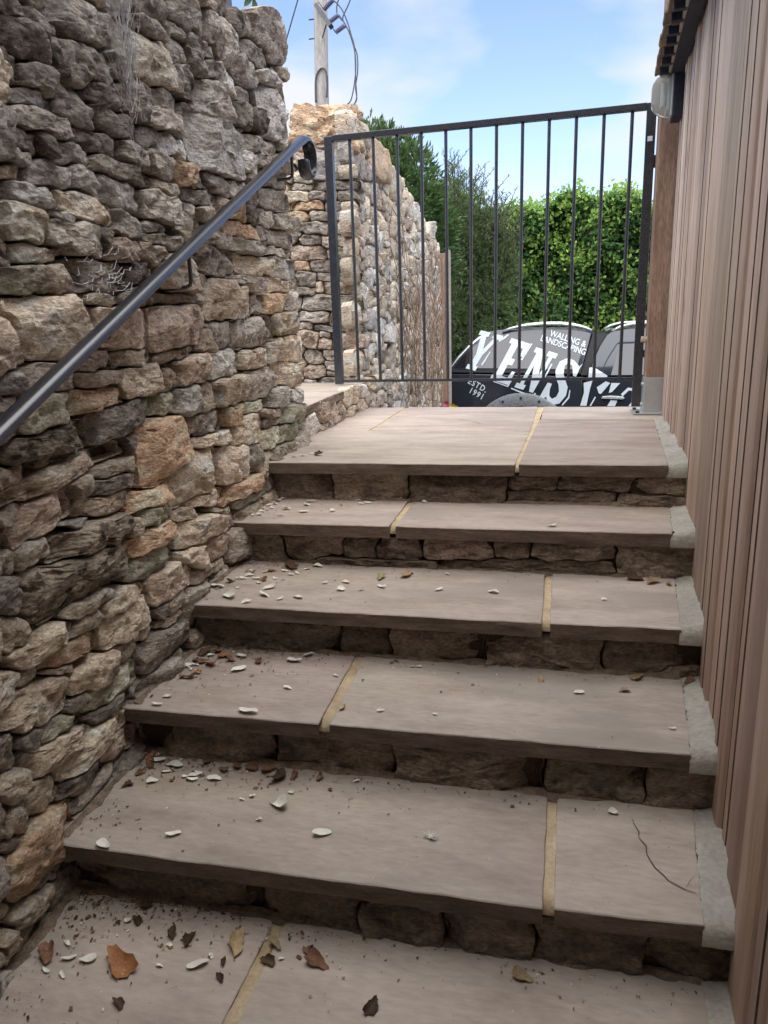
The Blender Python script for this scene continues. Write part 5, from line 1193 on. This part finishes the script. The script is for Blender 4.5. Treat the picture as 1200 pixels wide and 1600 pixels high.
# ================================================================ fallen petals and dead leaves
PLACE = ['the landing', 'the top tread', 'the second tread', 'the third tread', 'the fourth tread', 'the bottom floor']
JX = {0: -.1, 1: -.539, 2: .002, 3: -.567, 4: .024, 5: -.59}
def spot(k, x, y):
    """where on its tread a small thing lies, told by what is beside it"""
    back = NOSE[k - 1] if k else 4.6; front = NOSE[k] if k < 5 else .9; t = (y - front) / (back - front)
    d = 'against the riser' if t > .72 and k else ('at the front edge' if t < .25 and k < 5 else 'midway across')
    s = 'close to the rubble wall' if x < -.93 else ('beside the mortar joint' if abs(x - JX[k]) < .09 else ('by the timber wall' if x > .2 else ('left of the joint' if x < JX[k] else 'right of the joint')))
    return f'{PLACE[k]}, {d}, {s}'
rs = random.Random(99)
def petal_mesh(seed, kind):
    r_ = random.Random(seed); v = []; f = []; n = 18; rings_ = (0.0, .35, .7, 1.0)
    for ri, s in enumerate(rings_):
        for j in range(n):
            t = 2 * math.pi * j / n
            w = (.56 + .16 * math.cos(t + seed)) if kind == 'petal' else (.52 + .1 * math.cos(t))
            if kind == 'leaf': rad_ = 1 + .16 * math.sin(3 * t + seed) + .10 * math.sin(7 * t + seed * 2)
            else: rad_ = 1 + .09 * math.sin(2 * t + seed) + .06 * math.sin(3 * t + seed * 1.7)
            x = math.cos(t) * s * rad_; y = math.sin(t) * s * w * rad_
            cup = (.30 + .25 * ((seed * 7) % 3) / 2 if kind == 'petal' else .5) * (y * y * 1.9 + .35 * x * x) + (.20 if kind == 'petal' else .22) * math.sin(x * 2.2 + seed) * x + (.03 * math.sin(y * 5 + x * 3 + seed) if kind == 'petal' else 0)
            if kind == 'leaf': cup += .12 * math.sin(x * 5 + seed) * y
            v.append((x, y, cup))
    for a in range(3):
        for j in range(n): f.append((a * n + j, a * n + (j + 1) % n, (a + 1) * n + (j + 1) % n, (a + 1) * n + j))
    zmin = min(p[2] for p in v)
    me = bpy.data.meshes.new('fallen_' + kind); me.from_pydata([(p[0], p[1], p[2] - zmin) for p in v], [], f)
    me.polygons.foreach_set('use_smooth', [True] * len(f)); return me
pm = [petal_mesh(k, 'petal') for k in range(7)]
for me in pm: me.materials.append(M_PETAL)
lm = {c: [] for c in LEAFM}
for c in lm:
    for k in range(4):
        me = petal_mesh(20 + k * 3 + ord(c), 'leaf'); me.materials.append(LEAFM[c]); lm[c].append(me)
for k, px_, py_, s in PETALS:
    x = max(px_, -1.10 + rs.uniform(0, .03))
    o = bpy.data.objects.new('fallen_petal', pm[rs.randrange(7)]); col.objects.link(o)
    sc = .0145 * s * rs.uniform(.9, 1.1)
    o.location = (x, py_, -RISE * k + .0035); o.scale = (sc, sc * rs.uniform(.7, 1.1), sc); o.rotation_euler = (rs.gauss(0, .12), rs.gauss(0, .12), rs.uniform(-.6, .6) + (math.pi if rs.random() < .5 else 0))
    sz = 'large' if s >= 1.3 else 'small'
    w_ = spot(k, x, py_); tag(o, f'{sz} white petal on {w_}', 'petal', f'{sz} white petals on {w_}')
CN = {'r': 'reddish brown', 'o': 'orange brown', 't': 'pale tan', 'd': 'dark shrivelled', 'e': 'olive green'}
for k, px_, py_, s, c in LEAVES:
    x = max(px_, -1.09 + rs.uniform(0, .03)); 
    if 0 < k: py_ = min(py_, NOSE[k - 1] + .005)
    o = bpy.data.objects.new('dead_leaf', lm[c][rs.randrange(4)]); col.objects.link(o)
    sc = .0175 * s * rs.uniform(.9, 1.1)
    o.location = (x, py_, -RISE * k + .004); o.scale = (sc, sc, sc * 1.2); o.rotation_euler = (rs.gauss(0, .2), rs.gauss(0, .2), rs.uniform(0, 6.28))
    w_ = spot(k, x, py_); tag(o, f'{CN[c]} leaf on {w_}', 'leaf', f'{CN[c]} leaves on {w_}')
# crumbs of leaf, petal and grit too small to count
cb = {0: MB(), 1: MB(), 2: MB(), 3: MB()}
for q in range(2300):
    k = rs.choice((1, 2, 2, 3, 3, 3, 4, 4, 4, 5, 5, 5, 5))
    y0, y1 = (NOSE[k] if k < 5 else .9), NOSE[k - 1] + .02
    if rs.random() < .65: x = -1.10 + rs.expovariate(4.0); y = y1 - rs.expovariate(24)
    elif rs.random() < .6: x = -1.10 + rs.expovariate(9); y = rs.uniform(y0, y1)
    else: x = rs.uniform(-1.05, .35); y = y1 - .01 - rs.expovariate(28 if rs.random() < .85 else 5)
    if not (y0 + .01 < y < y1) or x > wallx(y) - .07: continue
    s = rs.uniform(.001, .0038) * (1.9 if rs.random() < .10 else 1); a = rs.uniform(0, 6.28); c, d = math.cos(a), math.sin(a)
    z = -RISE * k + .003
    e = rs.uniform(.3, .8); hh = rs.uniform(.2, .7) * s
    t = rs.choices((0, 1, 2, 3), (.42, .24, .06, .28))[0]
    P4 = [(-s, -s * e, 0), (s, -s * e * .6, hh * .3), (s * .8, s * e, hh), (-s * .9, s * e * .8, hh * .5)]
    cb[t].raw([(x + p[0] * c - p[1] * d, y + p[0] * d + p[1] * c, z + p[2]) for p in P4], [(0, 1, 2, 3)])
vv, ff, idx = [], [], []
for t in cb:
    o_ = len(vv); vv += cb[t].v; ff += [tuple(a + o_ for a in f) for f in cb[t].f]; idx += [t] * len(cb[t].f)
tag(add('leaf_litter', vv, ff, None, None, mats=[LEAFM['r'], LEAFM['t'], M_PETAL, LEAFM['d']], idx=idx), 'fine crumbs of dead leaf, petal and grit scattered over the treads', 'litter', kind='stuff')
# a downy feather
fe = MB(); rs2 = random.Random(4)
fx_, fy_ = -.252, 1.469
for q in range(60):
    a = rs2.uniform(0, 6.28); L = rs2.uniform(.010, .022)
    fe.tube([(fx_ + rs2.gauss(0, .003), fy_ + rs2.gauss(0, .003), z5 + RISE + .004), (fx_ + math.cos(a) * L, fy_ + math.sin(a) * L * .8, z5 + RISE + .004 + rs2.uniform(0, .010))], [.0011, .0005], 4, cap=False)
tag(fe.build('downy_feather', M_PETAL), 'white tuft of down lying midway across the fourth tread', 'feather')
